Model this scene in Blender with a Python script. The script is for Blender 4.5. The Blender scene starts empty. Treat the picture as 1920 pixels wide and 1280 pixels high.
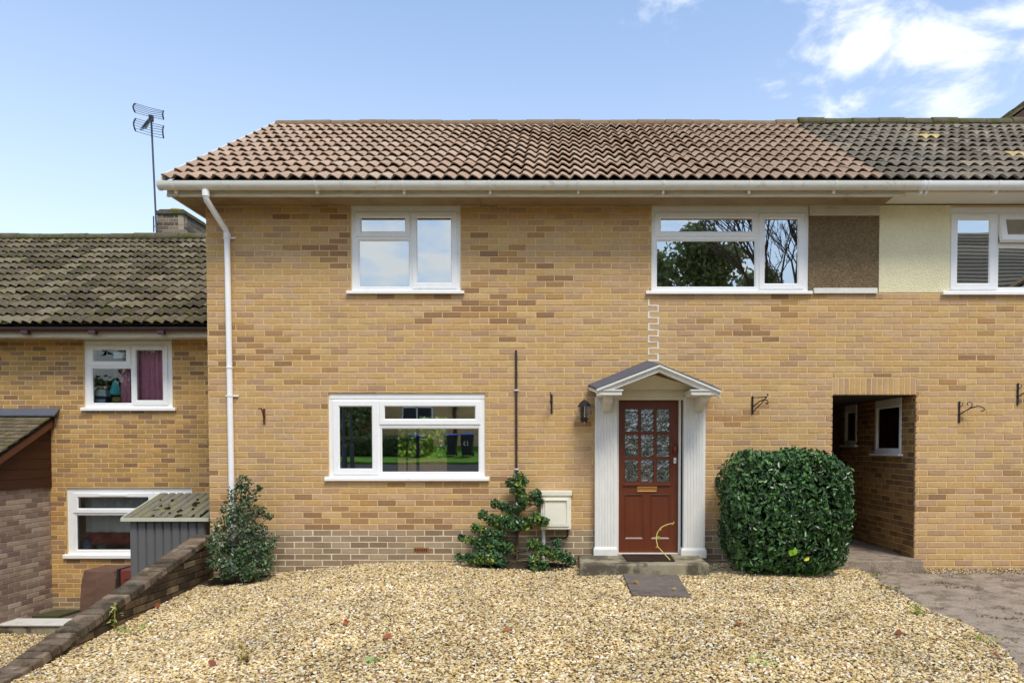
import bpy, math, random
import numpy as np
from mathutils import Vector, Matrix, noise as mnoise
R = math.radians
random.seed(7)
rng = np.random.default_rng(11)
sc = bpy.context.scene
col = sc.collection

# ------------------------------------------------------------------ camera
FPX, CX, HZ, D, ZC, PITCH = 1283.0, 1060.0, 840.0, 8.5, 1.40, 1.5
CY = HZ + FPX * math.tan(R(PITCH))
cam_d = bpy.data.cameras.new('camera')
cam = bpy.data.objects.new('camera', cam_d); col.objects.link(cam)
cam.location = (0, -D, ZC); cam.rotation_euler = (R(90 - PITCH), 0, 0)
cam_d.sensor_width = 36; cam_d.sensor_fit = 'HORIZONTAL'; cam_d.lens = 36 * FPX / 1920
cam_d.shift_x = (960 - CX) / 1920; cam_d.shift_y = (CY - 640) / 1920
cam_d.clip_start = 0.05; cam_d.clip_end = 3000
sc.camera = cam

# ------------------------------------------------------------------ light
SUN_AZ, SUN_EL = -26.0, 57.0         # degrees left of the house front (negative: right), height
SKY_STRENGTH, SUN_STRENGTH, SUN_SIZE, EXPOSURE = 0.143, 1.8, 18.0, 0.80
sdir = Vector((-math.sin(R(SUN_AZ)) * math.cos(R(SUN_EL)), -math.cos(R(SUN_AZ)) * math.cos(R(SUN_EL)), math.sin(R(SUN_EL))))
sun_d = bpy.data.lights.new('sun', 'SUN'); sun_d.energy = SUN_STRENGTH; sun_d.angle = R(SUN_SIZE); sun_d.color = (1, .93, .82)
sun = bpy.data.objects.new('sun', sun_d); col.objects.link(sun)
sun.location = (-20, -30, 40); sun.rotation_euler = (-sdir).to_track_quat('-Z', 'Y').to_euler()

world = bpy.data.worlds.new('World'); sc.world = world; world.use_nodes = True
def build_world():
    nt = world.node_tree; N = nt.nodes; L = nt.links; N.clear()
    out = N.new('ShaderNodeOutputWorld'); bg = N.new('ShaderNodeBackground'); L.new(bg.outputs[0], out.inputs[0])
    bg.inputs[1].default_value = SKY_STRENGTH
    sky = N.new('ShaderNodeTexSky'); sky.sky_type = 'NISHITA'; sky.sun_disc = False
    sky.sun_elevation = R(SUN_EL); sky.sun_rotation = math.atan2(sdir.x, sdir.y)
    sky.air_density = 1.25; sky.dust_density = 0.2; sky.ozone_density = 2.6; sky.altitude = 50
    tc = N.new('ShaderNodeTexCoord'); sep = N.new('ShaderNodeSeparateXYZ'); L.new(tc.outputs['Generated'], sep.inputs[0])
    def M(op, a, b=None, clamp=False):
        m = N.new('ShaderNodeMath'); m.operation = op; m.use_clamp = clamp
        for i, v in enumerate((a, b)):
            if v is None: continue
            if isinstance(v, (int, float)): m.inputs[i].default_value = v
            else: L.new(v, m.inputs[i])
        return m.outputs[0]
    zc = M('ADD', M('MAXIMUM', sep.outputs['Z'], 0.0), 0.22)
    comb = N.new('ShaderNodeCombineXYZ')
    L.new(M('DIVIDE', sep.outputs['X'], zc), comb.inputs[0]); L.new(M('DIVIDE', sep.outputs['Y'], zc), comb.inputs[1])
    # cumulus: fine noise breaking up broad banks of cloud spread round the sky
    nz = N.new('ShaderNodeTexNoise'); nz.inputs['Scale'].default_value = 5.2; nz.inputs['Detail'].default_value = 9; nz.inputs['Roughness'].default_value = .58
    nz.inputs['Distortion'].default_value = .35; L.new(comb.outputs[0], nz.inputs['Vector'])
    best = None
    def bank(dx, dy, dz, rx, ry):
        l = math.sqrt(dx*dx + dy*dy + dz*dz); dx, dy, dz = dx/l, dy/l, dz/l
        px, py = dx / (dz + .22), dy / (dz + .22)
        ex = M('DIVIDE', M('SUBTRACT', comb_s.outputs[0], px), rx); ey = M('DIVIDE', M('SUBTRACT', comb_s.outputs[1], py), ry)
        return M('SUBTRACT', 1.0, M('SQRT', M('ADD', M('MULTIPLY', ex, ex), M('MULTIPLY', ey, ey))))
    comb_s = N.new('ShaderNodeSeparateXYZ'); L.new(comb.outputs[0], comb_s.inputs[0])
    for b in ((.54, 1, .60, .36, .20), (.80, 1, .60, .24, .30), (.58, 1, .52, .30, .14), (-.25, -1, .27, 1.3, .8), (-1.1, -1, .3, .9, .9),
              (1.5, .6, .6, .6, .5), (-1.6, .1, .7, .5, .6), (-.6, -1, .9, .6, .7), (.7, -1, .6, .9, .6), (.1, -1, .5, .7, .5), (-1, -1, .4, .8, .6), (0, -.3, 1, .35, .3), (1, -.4, .35, .7, .7)):
        m = bank(*b); best = m if best is None else M('MAXIMUM', best, m)
    dens = M('ADD', M('MULTIPLY', best, 0.42), M('MULTIPLY', M('SUBTRACT', nz.outputs[0], .5), 2.7))
    mr = N.new('ShaderNodeMapRange'); mr.interpolation_type = 'SMOOTHSTEP'; L.new(dens, mr.inputs['Value'])
    mr.inputs['From Min'].default_value = 0.02; mr.inputs['From Max'].default_value = 0.62; mr.inputs['To Max'].default_value = .88
    # thin veil that whitens the blue a little, more towards the horizon
    veil = M('MULTIPLY', M('POWER', M('SUBTRACT', 1.0, M('MAXIMUM', sep.outputs['Z'], 0.0)), 3.0), VEIL, True)
    mixv = N.new('ShaderNodeMixRGB'); L.new(veil, mixv.inputs[0]); L.new(sky.outputs[0], mixv.inputs[1]); mixv.inputs[2].default_value = VEIL_COL
    mix = N.new('ShaderNodeMixRGB'); L.new(mr.outputs[0], mix.inputs[0]); L.new(mixv.outputs[0], mix.inputs[1]); mix.inputs[2].default_value = CLOUD_COL
    L.new(mix.outputs[0], bg.inputs[0])
VEIL, VEIL_COL, CLOUD_COL = 1.0, (4.1, 4.1, 4.35, 1), (5.3, 5.4, 5.5, 1)
build_world()
sc.view_settings.view_transform = 'Standard'; sc.view_settings.look = 'None'; sc.view_settings.gamma = 1
sc.view_settings.exposure = EXPOSURE
sc.render.resolution_x = 1024; sc.render.resolution_y = 682
sc.render.engine = 'CYCLES'

# ------------------------------------------------------------------ helpers
def W(px, py, Y=0.0):
    """world X, Z of a photo pixel measured on the plane y = Y"""
    d = Vector(((px - CX) / FPX, -(py - CY) / FPX, -1.0)); d.rotate(Matrix.Rotation(R(90 - PITCH), 3, 'X'))
    t = (Y + D) / d.y
    return d.x * t, ZC + d.z * t
def WX(px, Y=0.0, py=HZ): return W(px, py, Y)[0]
def WZ(py, Y=0.0): return W(CX, py, Y)[1]
def WR(x0, x1, y0, y1, Y=0.0):
    """pixel rectangle -> (X0, X1, Zbottom, Ztop)"""
    pm_ = (y0 + y1) / 2
    return (WX(x0, Y, pm_), WX(x1, Y, pm_), WZ(y1, Y), WZ(y0, Y))
def srgb(r, g, b):
    f = lambda c: (c / 255 / 12.92) if c / 255 <= .04045 else ((c / 255 + .055) / 1.055) ** 2.4
    return (f(r), f(g), f(b))

WLOC = {}
def wloc(o): return WLOC.get(o.name, Vector((0, 0, 0))) if o else Vector((0, 0, 0))
def tag(o, label=None, cat=None, group=None, kind=None):
    if label: o['label'] = label
    if cat: o['category'] = cat
    if group: o['group'] = group
    if kind: o['kind'] = kind
    return o
def empty(name, loc, label=None, cat=None, group=None, parent=None, rotz=0):
    o = bpy.data.objects.new(name, None); col.objects.link(o); o.empty_display_size = .2
    o.location = Vector(loc) - wloc(parent); o.parent = parent; WLOC[o.name] = Vector(loc); o.rotation_euler = (0, 0, rotz)
    return tag(o, label, cat, group)
def place(me, name, parent, loc, rot=(0, 0, 0), kind=None):
    o = bpy.data.objects.new(name, me); col.objects.link(o); o.parent = parent; o.location = loc; o.rotation_euler = rot
    if kind: o['kind'] = kind
    return o

class MB:
    def __init__(s): s.v = []; s.f = []; s.c = []; s.cc = (1, 1, 1)
    def add(s, vs, fs):
        b = len(s.v); s.v += [tuple(p) for p in vs]
        for f in fs: s.f.append(tuple(b + i for i in f)); s.c.append(s.cc)
    def box(s, x0, x1, y0, y1, z0, z1):
        s.add([(x0, y0, z0), (x1, y0, z0), (x1, y1, z0), (x0, y1, z0), (x0, y0, z1), (x1, y0, z1), (x1, y1, z1), (x0, y1, z1)],
              [(0, 3, 2, 1), (4, 5, 6, 7), (0, 1, 5, 4), (1, 2, 6, 5), (2, 3, 7, 6), (3, 0, 4, 7)])
    def quad(s, a, b, c, d): s.add([a, b, c, d], [(0, 1, 2, 3)])
    def prism(s, poly, y0, y1):
        """poly of (x,z) counter-clockwise seen from -Y, extruded y0..y1"""
        n = len(poly)
        vs = [(x, y0, z) for x, z in poly] + [(x, y1, z) for x, z in poly]
        s.add(vs, [tuple(range(n)), tuple(range(2 * n - 1, n - 1, -1))] + [(i, i + n, (i + 1) % n + n, (i + 1) % n) for i in range(n)])
    def loft(s, loops, closed=True, caps=True):
        n = len(loops[0]); vs = [p for l in loops for p in l]; fs = []
        for k in range(len(loops) - 1):
            for i in range(n if closed else n - 1):
                j = (i + 1) % n; fs.append((k * n + i, k * n + j, (k + 1) * n + j, (k + 1) * n + i))
        if caps: fs += [tuple(range(n - 1, -1, -1)), tuple((len(loops) - 1) * n + i for i in range(n))]
        s.add(vs, fs)
    def tube(s, pts, r, n=8, caps=True):
        pts = [Vector(p) for p in pts]; loops = []; up = None
        for i, p in enumerate(pts):
            a = pts[max(i - 1, 0)]; b = pts[min(i + 1, len(pts) - 1)]; t = (b - a).normalized()
            if up is None: up = Vector((0, 0, 1)) if abs(t.z) < .9 else Vector((1, 0, 0))
            x = t.cross(up).normalized(); y = x.cross(t).normalized(); up = y
            rr = r[i] if isinstance(r, (list, tuple)) else r
            loops.append([p + x * (rr * math.cos(2 * math.pi * k / n)) + y * (rr * math.sin(2 * math.pi * k / n)) for k in range(n)])
        s.loft(loops, True, caps)
    def lathe(s, prof, c, n=12, ang=0):
        """prof of (r, z) from bottom to top about a vertical axis at c"""
        loops = [[(c[0] + r * math.cos(ang + 2 * math.pi * k / n), c[1] + r * math.sin(ang + 2 * math.pi * k / n), c[2] + z) for k in range(n)] for r, z in prof]
        s.loft(loops)
    def ring(s, o, i, yf, yb, ch=.012, drop=.012):
        """mitred frame facing -Y. o,i = (x0,x1,z0,z1) outer and inner"""
        def lp(r, y): return [(r[0], y, r[2]), (r[1], y, r[2]), (r[1], y, r[3]), (r[0], y, r[3])]
        e = .004
        oo = (o[0] + e, o[1] - e, o[2] + e, o[3] - e); ii = (i[0] - ch, i[1] + ch, i[2] - ch, i[3] + ch)
        s.loft([lp(o, yb), lp(o, yf + e), lp(oo, yf), lp(ii, yf), lp(i, yf + drop), lp(i, yb)], True, False)
    def build(s, name, mat, parent=None, smooth=False, bevel=0, origin=None, rotz=0, kind=None, solid=0):
        me = bpy.data.meshes.new(name); v = np.array(s.v, dtype=float)
        if origin is None:
            mn, mx = v.min(0), v.max(0); origin = Vector(((mn[0] + mx[0]) / 2, (mn[1] + mx[1]) / 2, mn[2]))
        origin = Vector(origin); v = v - np.array(origin)
        me.from_pydata([tuple(p) for p in v], [], s.f)
        ca = me.color_attributes.new('Col', 'FLOAT_COLOR', 'CORNER')
        buf = np.ones((len(me.loops), 4), dtype=np.float32)
        lt = np.zeros(len(me.polygons), dtype=np.int32); me.polygons.foreach_get('loop_total', lt)
        buf[:, :3] = np.repeat(np.array(s.c, dtype=np.float32), lt, axis=0)
        ca.data.foreach_set('color', buf.ravel())
        if smooth: me.polygons.foreach_set('use_smooth', [True] * len(me.polygons)); me.set_sharp_from_angle(angle=R(50))
        me.materials.append(mat); me.update()
        o = bpy.data.objects.new(name, me); col.objects.link(o); o.parent = parent
        o.location = origin - wloc(parent); WLOC[o.name] = origin; o.rotation_euler = (0, 0, rotz)
        if bevel:
            m = o.modifiers.new('bevel', 'BEVEL'); m.width = bevel; m.segments = 2; m.limit_method = 'ANGLE'; m.angle_limit = R(40)
        if kind: o['kind'] = kind
        return o
    def mesh(s, name, mat, smooth=False):
        o = s.build(name, mat, origin=(0, 0, 0), smooth=smooth); me = o.data; bpy.data.objects.remove(o); return me

def mat(name, color=None, rough=.6, spec=.4, var=.0, vscale=6, fine=.0, fscale=120, bump=0, bscale=150, bdist=.002, stain=None, metal=0, coat=0, stretch=None, attr=False, moss=None, trans=0):
    """procedural surface: colour (or the Col attribute) x broad + fine noise, optional stain/moss patches, fine bump"""
    m = bpy.data.materials.new(name); m.use_nodes = True; nt = m.node_tree; N = nt.nodes; L = nt.links
    b = N['Principled BSDF']; b.inputs['Roughness'].default_value = rough; b.inputs['Specular IOR Level'].default_value = spec
    b.inputs['Metallic'].default_value = metal; b.inputs['Coat Weight'].default_value = coat
    geo = N.new('ShaderNodeNewGeometry'); pos = geo.outputs['Position']
    if stretch:
        vm = N.new('ShaderNodeVectorMath'); vm.operation = 'MULTIPLY'; L.new(pos, vm.inputs[0]); vm.inputs[1].default_value = stretch; pos = vm.outputs[0]
    if attr:
        a = N.new('ShaderNodeAttribute'); a.attribute_name = 'Col'; cur = a.outputs['Color']
    else:
        c = N.new('ShaderNodeRGB'); c.outputs[0].default_value = (*color, 1); cur = c.outputs[0]
    def nz(scale, det=4, rough_=.6):
        t = N.new('ShaderNodeTexNoise'); t.inputs['Scale'].default_value = scale; t.inputs['Detail'].default_value = det; t.inputs['Roughness'].default_value = rough_; L.new(pos, t.inputs['Vector']); return t
    def mulvar(cur, scale, amt):
        t = nz(scale); mr = N.new('ShaderNodeMapRange'); L.new(t.outputs[0], mr.inputs['Value'])
        mr.inputs['From Min'].default_value = .25; mr.inputs['From Max'].default_value = .75; mr.inputs['To Min'].default_value = 1 - amt; mr.inputs['To Max'].default_value = 1 + amt
        mx = N.new('ShaderNodeVectorMath'); mx.operation = 'SCALE'; L.new(cur, mx.inputs[0]); L.new(mr.outputs[0], mx.inputs['Scale']); return mx.outputs[0]
    if var: cur = mulvar(cur, vscale, var)
    if fine: cur = mulvar(cur, fscale, fine)
    for st in (stain, moss):
        if not st: continue
        scol, sscale, lo, hi, amt = st
        t = nz(sscale, 8, .65); mr = N.new('ShaderNodeMapRange'); mr.interpolation_type = 'SMOOTHSTEP'; L.new(t.outputs[0], mr.inputs['Value'])
        mr.inputs['From Min'].default_value = lo; mr.inputs['From Max'].default_value = hi; mr.inputs['To Max'].default_value = amt
        mx = N.new('ShaderNodeMixRGB'); L.new(mr.outputs[0], mx.inputs[0]); L.new(cur, mx.inputs[1]); mx.inputs[2].default_value = (*scol, 1); cur = mx.outputs[0]
    L.new(cur, b.inputs['Base Color'])
    if bump:
        t = nz(bscale, 5); bp = N.new('ShaderNodeBump'); bp.inputs['Strength'].default_value = bump; bp.inputs['Distance'].default_value = bdist
        L.new(t.outputs[0], bp.inputs['Height']); L.new(bp.outputs[0], b.inputs['Normal'])
    if trans:
        out = N['Material Output']; tr = N.new('ShaderNodeBsdfTranslucent'); L.new(cur, tr.inputs[0]); ms = N.new('ShaderNodeMixShader'); ms.inputs[0].default_value = trans
        L.new(b.outputs[0], ms.inputs[1]); L.new(tr.outputs[0], ms.inputs[2]); L.new(ms.outputs[0], out.inputs[0])
    return m
def glass(name, refl, tint=(.82, .86, .85), bump=0, bscale=20, rough=0.0, swirl=False):
    """window glass: mirror reflection over a clear, slightly tinted pane"""
    m = bpy.data.materials.new(name); m.use_nodes = True; nt = m.node_tree; N = nt.nodes; L = nt.links; N.remove(N['Principled BSDF'])
    out = N['Material Output']; g = N.new('ShaderNodeBsdfGlossy'); g.inputs['Roughness'].default_value = rough; g.inputs[0].default_value = (.96, .98, .98, 1)
    t = N.new('ShaderNodeBsdfTransparent'); t.inputs[0].default_value = (*tint, 1)
    fr = N.new('ShaderNodeFresnel'); fr.inputs['IOR'].default_value = 1.5
    ad = N.new('ShaderNodeMath'); ad.operation = 'ADD'; ad.use_clamp = True; L.new(fr.outputs[0], ad.inputs[0]); ad.inputs[1].default_value = refl
    mx = N.new('ShaderNodeMixShader'); L.new(ad.outputs[0], mx.inputs[0]); L.new(t.outputs[0], mx.inputs[1]); L.new(g.outputs[0], mx.inputs[2]); L.new(mx.outputs[0], out.inputs[0])
    geo = N.new('ShaderNodeNewGeometry'); n = N.new('ShaderNodeTexNoise'); n.inputs['Scale'].default_value = bscale if bump else 2.2; n.inputs['Detail'].default_value = 2 if bump else 0
    if bump: n.inputs['Distortion'].default_value = 1.8 if swirl else 1.2
    L.new(geo.outputs['Position'], n.inputs['Vector'])
    bp = N.new('ShaderNodeBump'); bp.inputs['Strength'].default_value = bump or .06; bp.inputs['Distance'].default_value = .03 if swirl else .01; L.new(n.outputs[0], bp.inputs['Height']); L.new(bp.outputs[0], g.inputs['Normal'])
    return m

# ------------------------------------------------------------------ materials
M_brick = mat('brick', attr=True, rough=.88, spec=.2, var=.11, vscale=22, fine=.14, fscale=120, bump=.5, bscale=260, bdist=.0025, stain=((.52, .42, .27), 5.5, .60, .76, .35), moss=((.27, .185, .10), 1.5, .50, .76, .38))
M_mortar = mat('mortar', srgb(214, 184, 128), rough=.95, spec=.1, var=.12, vscale=7, fine=.2, fscale=200, bump=.6, bscale=220, bdist=.003)
M_mortar_pale = mat('mortar_pale', srgb(224, 206, 174), rough=.95, spec=.1, var=.12, vscale=7, fine=.2, fscale=200, bump=.6, bscale=220, bdist=.003)
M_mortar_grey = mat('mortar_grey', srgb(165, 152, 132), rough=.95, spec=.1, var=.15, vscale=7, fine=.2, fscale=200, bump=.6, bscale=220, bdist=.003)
M_mortar_white = mat('mortar_white', srgb(228, 222, 208), rough=.9, spec=.1, var=.06, vscale=30, bump=.5, bscale=220, bdist=.003)
M_upvc = mat('white_frame', srgb(242, 242, 240), rough=.38, spec=.42, var=.03, vscale=9, stain=(srgb(196, 190, 172), 7, .58, .80, .45))
M_upvc_old = mat('weathered_white_plastic', srgb(226, 224, 214), rough=.45, spec=.4, var=.05, vscale=6, stain=(srgb(150, 140, 110), 9, .55, .78, .55))
M_fascia = mat('dirty_white_board', srgb(216, 208, 188), rough=.55, spec=.3, var=.07, vscale=5, stain=(srgb(150, 128, 96), 6, .5, .8, .6), stretch=(1, 1, 4))
M_soffit = mat('brown_soffit', srgb(152, 134, 106), rough=.85, spec=.15, var=.14, vscale=4, stain=(srgb(120, 98, 72), 2.2, .45, .75, .6))
M_soffit_w = mat('white_soffit', srgb(222, 220, 212), rough=.7, spec=.2, var=.04, vscale=4)
M_tile = mat('roof_tile', attr=True, rough=.9, spec=.15, var=.10, vscale=7, fine=.16, fscale=110, bump=.5, bscale=190, bdist=.003, stain=(srgb(130, 106, 84), 2.0, .56, .80, .3), moss=((.085, .095, .03), 16, .70, .78, .6))
M_tile_moss = mat('mossy_roof_tile', attr=True, rough=.95, spec=.12, var=.2, vscale=7, fine=.3, fscale=90, bump=.8, bscale=130, bdist=.006, stain=(srgb(186, 178, 158), 26, .60, .68, .65), moss=((.105, .11, .020), 9, .52, .63, .8))
M_tile_grey = mat('lichen_roof_tile', attr=True, rough=.95, spec=.12, var=.18, vscale=7, fine=.3, fscale=90, bump=.7, bscale=130, bdist=.005, stain=(srgb(176, 168, 152), 26, .62, .70, .5), moss=((.12, .12, .03), 9, .62, .72, .6))
M_ridge = mat('ridge_tile', srgb(132, 112, 88), rough=.95, spec=.1, var=.2, vscale=9, fine=.25, bump=.6, bscale=110, bdist=.004, moss=((.07, .08, .03), 6, .58, .72, .5))
M_ridge_moss = mat('mossy_ridge_tile', srgb(104, 96, 78), rough=.98, spec=.1, var=.25, vscale=12, fine=.3, bump=.9, bscale=60, bdist=.012, moss=((.075, .09, .02), 6, .47, .60, .85))
M_deck = mat('roof_felt', (.018, .016, .015), rough=.95, spec=.1, var=.1)
M_lead = mat('lead_flashing', srgb(84, 88, 98), rough=.6, spec=.4, var=.12, vscale=12, fine=.1, bump=.2, bscale=40)
M_paint = mat('peeling_white_paint', srgb(226, 224, 216), rough=.6, spec=.3, var=.06, vscale=10, fine=.05, fscale=60, stain=(srgb(158, 142, 112), 26, .64, .76, .65), stretch=(2.2, 2.2, .5), bump=.25, bscale=70, bdist=.003)
M_cream = mat('cream_paint', srgb(234, 228, 208), rough=.7, spec=.25, var=.05, vscale=8)
M_door = mat('red_brown_door', srgb(104, 50, 26), rough=.38, spec=.5, var=.16, vscale=5, stretch=(6, 6, .7), fine=.08, fscale=60, bump=.1, bscale=80)
M_brass = mat('old_brass', srgb(190, 140, 84), rough=.4, metal=.7, var=.12, vscale=60)
M_copper = mat('tarnished_copper', srgb(126, 66, 44), rough=.45, metal=.5, var=.15, vscale=60)
M_black = mat('black_iron', (.012, .012, .013), rough=.5, spec=.5, var=.2, vscale=60, stain=((.12, .045, .02), 70, .62, .74, .5))
M_chrome = mat('bright_metal', (.62, .63, .64), rough=.25, metal=.9, var=.06)
M_darkpipe = mat('dark_brown_pipe', srgb(58, 48, 44), rough=.5, var=.15, vscale=20)
M_brownplastic = mat('brown_gutter', srgb(64, 40, 42), rough=.42, spec=.5, var=.12, vscale=5)
M_render_brown = mat('brown_pebble_render', srgb(128, 110, 84), rough=.98, spec=.1, var=.18, vscale=3, fine=.55, fscale=55, bump=1, bscale=55, bdist=.02, stain=(srgb(176, 156, 120), 30, .58, .70, .5))
M_render_cream = mat('cream_pebble_render', srgb(238, 229, 190), rough=.98, spec=.1, var=.05, vscale=3, fine=.12, fscale=55, bump=1, bscale=55, bdist=.014, stain=(srgb(150, 132, 92), 60, .68, .74, .5))
M_room = mat('interior_wall', srgb(150, 144, 132), rough=.9, var=.05)
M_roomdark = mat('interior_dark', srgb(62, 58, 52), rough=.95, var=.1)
M_concrete = mat('weathered_concrete', srgb(154, 139, 122), rough=.95, spec=.15, var=.26, vscale=4, fine=.28, fscale=45, bump=.9, bscale=40, bdist=.012, stain=(srgb(104, 90, 74), 5.5, .46, .66, .7), moss=(srgb(120, 108, 76), 11, .58, .70, .5))
M_step = mat('mossy_stone_step', srgb(150, 140, 116), rough=.95, spec=.15, var=.22, vscale=5, fine=.2, fscale=60, bump=.7, bscale=50, bdist=.006, stain=(srgb(66, 62, 54), 3.4, .46, .60, .8), moss=(srgb(140, 130, 72), 5, .60, .72, .5))
M_slab = mat('grey_slab', srgb(112, 102, 94), rough=.95, spec=.15, var=.2, vscale=6, fine=.2, fscale=60, bump=.5, bscale=60, bdist=.005, stain=(srgb(74, 66, 58), 5, .5, .66, .6))
M_mat = mat('door_mat', srgb(62, 50, 42), rough=1, spec=.05, var=.2, vscale=30, fine=.3, fscale=300, bump=1, bscale=400, bdist=.004)
M_shed = mat('grey_shed_metal', srgb(98, 98, 98), rough=.5, spec=.4, var=.06, vscale=5)
M_shedroof = mat('mossy_shed_roof', srgb(122, 118, 102), rough=.7, spec=.25, var=.14, vscale=5, stain=(srgb(122, 120, 66), 5, .46, .64, .7), moss=((.02, .022, .01), 11, .60, .63, .95))
M_timber = mat('dark_stained_board', srgb(70, 40, 28), rough=.6, spec=.3, var=.2, vscale=4, stretch=(1, .6, 8), bump=.3, bscale=40)
M_barge = mat('brown_barge_board', srgb(104, 64, 46), rough=.55, spec=.35, var=.15, vscale=4)
M_soil = mat('dark_soil', (.05, .038, .026), rough=1, spec=.05, var=.4, vscale=12, fine=.3, fscale=80, bump=1, bscale=50, bdist=.02)
G_up = glass('window_glass', .40, (.55, .60, .59))
G_low = glass('ground_floor_glass', .32, (.88, .91, .89))
G_side = glass('neighbour_glass', .0, (.90, .93, .92))
G_obs = glass('obscured_door_glass', .26, (.22, .25, .25), bump=.55, bscale=9, rough=.10, swirl=True)

# ------------------------------------------------------------------ brickwork
class Palette:
    def __init__(s, cols, n=22, jit=.07, seed=1):
        r = random.Random(seed); s.c = []
        tot = sum(w for _, w in cols)
        for rgb, w in cols:
            for k in range(max(1, round(n * w / tot))):
                l = srgb(*rgb); j = 1 + r.uniform(-jit, jit) * 1.6; h = r.uniform(-jit, jit) * .5
                s.c.append((l[0] * j * (1 + h), l[1] * j, l[2] * j * (1 - h)))
    def pick(s, r): return r.choice(s.c)
P_buff = Palette([((198, 163, 111), 5), ((193, 156, 106), 5), ((200, 166, 118), 3), ((190, 156, 118), 4.5), ((185, 150, 115), 3.5), ((176, 142, 110), 1.2), ((193, 161, 125), 2.5)], 26, .035, 3)
P_brown = Palette([((168, 130, 90), 3), ((156, 120, 88), 3), ((178, 140, 92), 2)], 10, .05, 23)
P_left = Palette([((188, 149, 92), 5), ((180, 141, 88), 5), ((166, 131, 96), 4), ((144, 112, 84), 2.6), ((192, 154, 100), 2)], 24, .07, 5)
P_plinth = Palette([((156, 136, 110), 4), ((146, 126, 102), 4), ((166, 146, 118), 3), ((138, 118, 96), 2)], 14, .06, 6)
P_ext = Palette([((168, 148, 132), 4), ((150, 130, 118), 4), ((182, 164, 146), 2.5), ((132, 112, 102), 3)], 16, .06, 8)
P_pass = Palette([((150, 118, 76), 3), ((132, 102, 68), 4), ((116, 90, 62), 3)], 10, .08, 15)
P_garden = Palette([((112, 92, 66), 3), ((88, 72, 54), 4), ((70, 58, 44), 4), ((134, 114, 86), 1.5)], 16, .12, 9)
BH, BL, JT = .075, .232, .010
def brick_geom(mb, x0, x1, z0, z1, yf, r, depth=.03, ch=.005):
    j = lambda a: r.uniform(-a, a)
    o = [(x0 + j(.0015), z0 + j(.0015)), (x1 + j(.0015), z0 + j(.0015)), (x1 + j(.0015), z1 + j(.0015)), (x0 + j(.0015), z1 + j(.0015))]
    cx, cz = (x0 + x1) / 2, (z0 + z1) / 2
    i = [(x + (ch if x < cx else -ch), z + (ch if z < cz else -ch)) for x, z in o]
    vs = [(x, yf + j(.0008), z) for x, z in i] + [(x, yf + ch, z) for x, z in o] + [(x, yf + depth, z) for x, z in o]
    fs = [(0, 1, 2, 3)] + [(k + 4, (k + 1) % 4 + 4, (k + 1) % 4, k) for k in range(4)] + [(k + 8, (k + 1) % 4 + 8, (k + 1) % 4 + 4, k + 4) for k in range(4)]
    mb.add(vs, fs)
def rsub(rects, o):
    out = []
    for a in rects:
        if o[0] >= a[1] or o[1] <= a[0] or o[2] >= a[3] or o[3] <= a[2]: out.append(a); continue
        if a[0] < o[0]: out.append((a[0], o[0] - .003, a[2], a[3]))
        if a[1] > o[1]: out.append((o[1] + .003, a[1], a[2], a[3]))
        x0, x1 = max(a[0], o[0]), min(a[1], o[1])
        if a[3] > o[3]: out.append((x0, x1, o[3] + .003, a[3]))
        if a[2] < o[2]: out.append((x0, x1, a[2], o[2] - .003))
    return [q for q in out if q[1] - q[0] > .02 and q[3] - q[2] > .014]
def lay(x0, x1, z0, z1, holes, zbase, phase, r):
    k0 = math.floor((z0 - zbase) / BH); k1 = math.ceil((z1 - zbase) / BH); out = []
    for k in range(k0, k1):
        za, zb = zbase + k * BH + JT / 2, zbase + (k + 1) * BH - JT / 2
        off = phase + (BL / 2 if k % 2 else 0); n0 = math.floor((x0 - off) / BL) - 1; n1 = math.ceil((x1 - off) / BL) + 1
        cuts = [off + n * BL + r.uniform(-.006, .006) for n in range(n0, n1 + 1)]
        for a, b in zip(cuts[:-1], cuts[1:]):
            xa, xb = a + JT / 2, b - JT / 2
            full = xa > x0 and xb < x1 and za > z0 and zb < z1
            rc = [(max(xa, x0), min(xb, x1), max(za, z0), min(zb, z1))]
            if rc[0][1] - rc[0][0] < .02 or rc[0][3] - rc[0][2] < .014: continue
            for h in holes:
                n = rsub(rc, h); full = full and n == rc; rc = n
            out += [(q, full, k) for q in rc]
    return out
def plate(mb, outer, holes, yf, yb):
    xs = sorted({outer[0], outer[1]} | {min(max(h[i], outer[0]), outer[1]) for h in holes for i in (0, 1)})
    zs = sorted({outer[2], outer[3]} | {min(max(h[i], outer[2]), outer[3]) for h in holes for i in (2, 3)})
    solid = {}
    for i in range(len(xs) - 1):
        for k in range(len(zs) - 1):
            cx, cz = (xs[i] + xs[i + 1]) / 2, (zs[k] + zs[k + 1]) / 2
            solid[i, k] = not any(h[0] < cx < h[1] and h[2] < cz < h[3] for h in holes)
    for (i, k), s in solid.items():
        if not s: continue
        a, b, c, d = xs[i], xs[i + 1], zs[k], zs[k + 1]
        mb.quad((a, yf, c), (b, yf, c), (b, yf, d), (a, yf, d)); mb.quad((b, yb, c), (a, yb, c), (a, yb, d), (b, yb, d))
        if not solid.get((i - 1, k)): mb.quad((a, yb, c), (a, yf, c), (a, yf, d), (a, yb, d))
        if not solid.get((i + 1, k)): mb.quad((b, yf, c), (b, yb, c), (b, yb, d), (b, yf, d))
        if not solid.get((i, k - 1)): mb.quad((a, yb, c), (b, yb, c), (b, yf, c), (a, yf, c))
        if not solid.get((i, k + 1)): mb.quad((a, yf, d), (b, yf, d), (b, yb, d), (a, yb, d))
CACHE = {}
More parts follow.
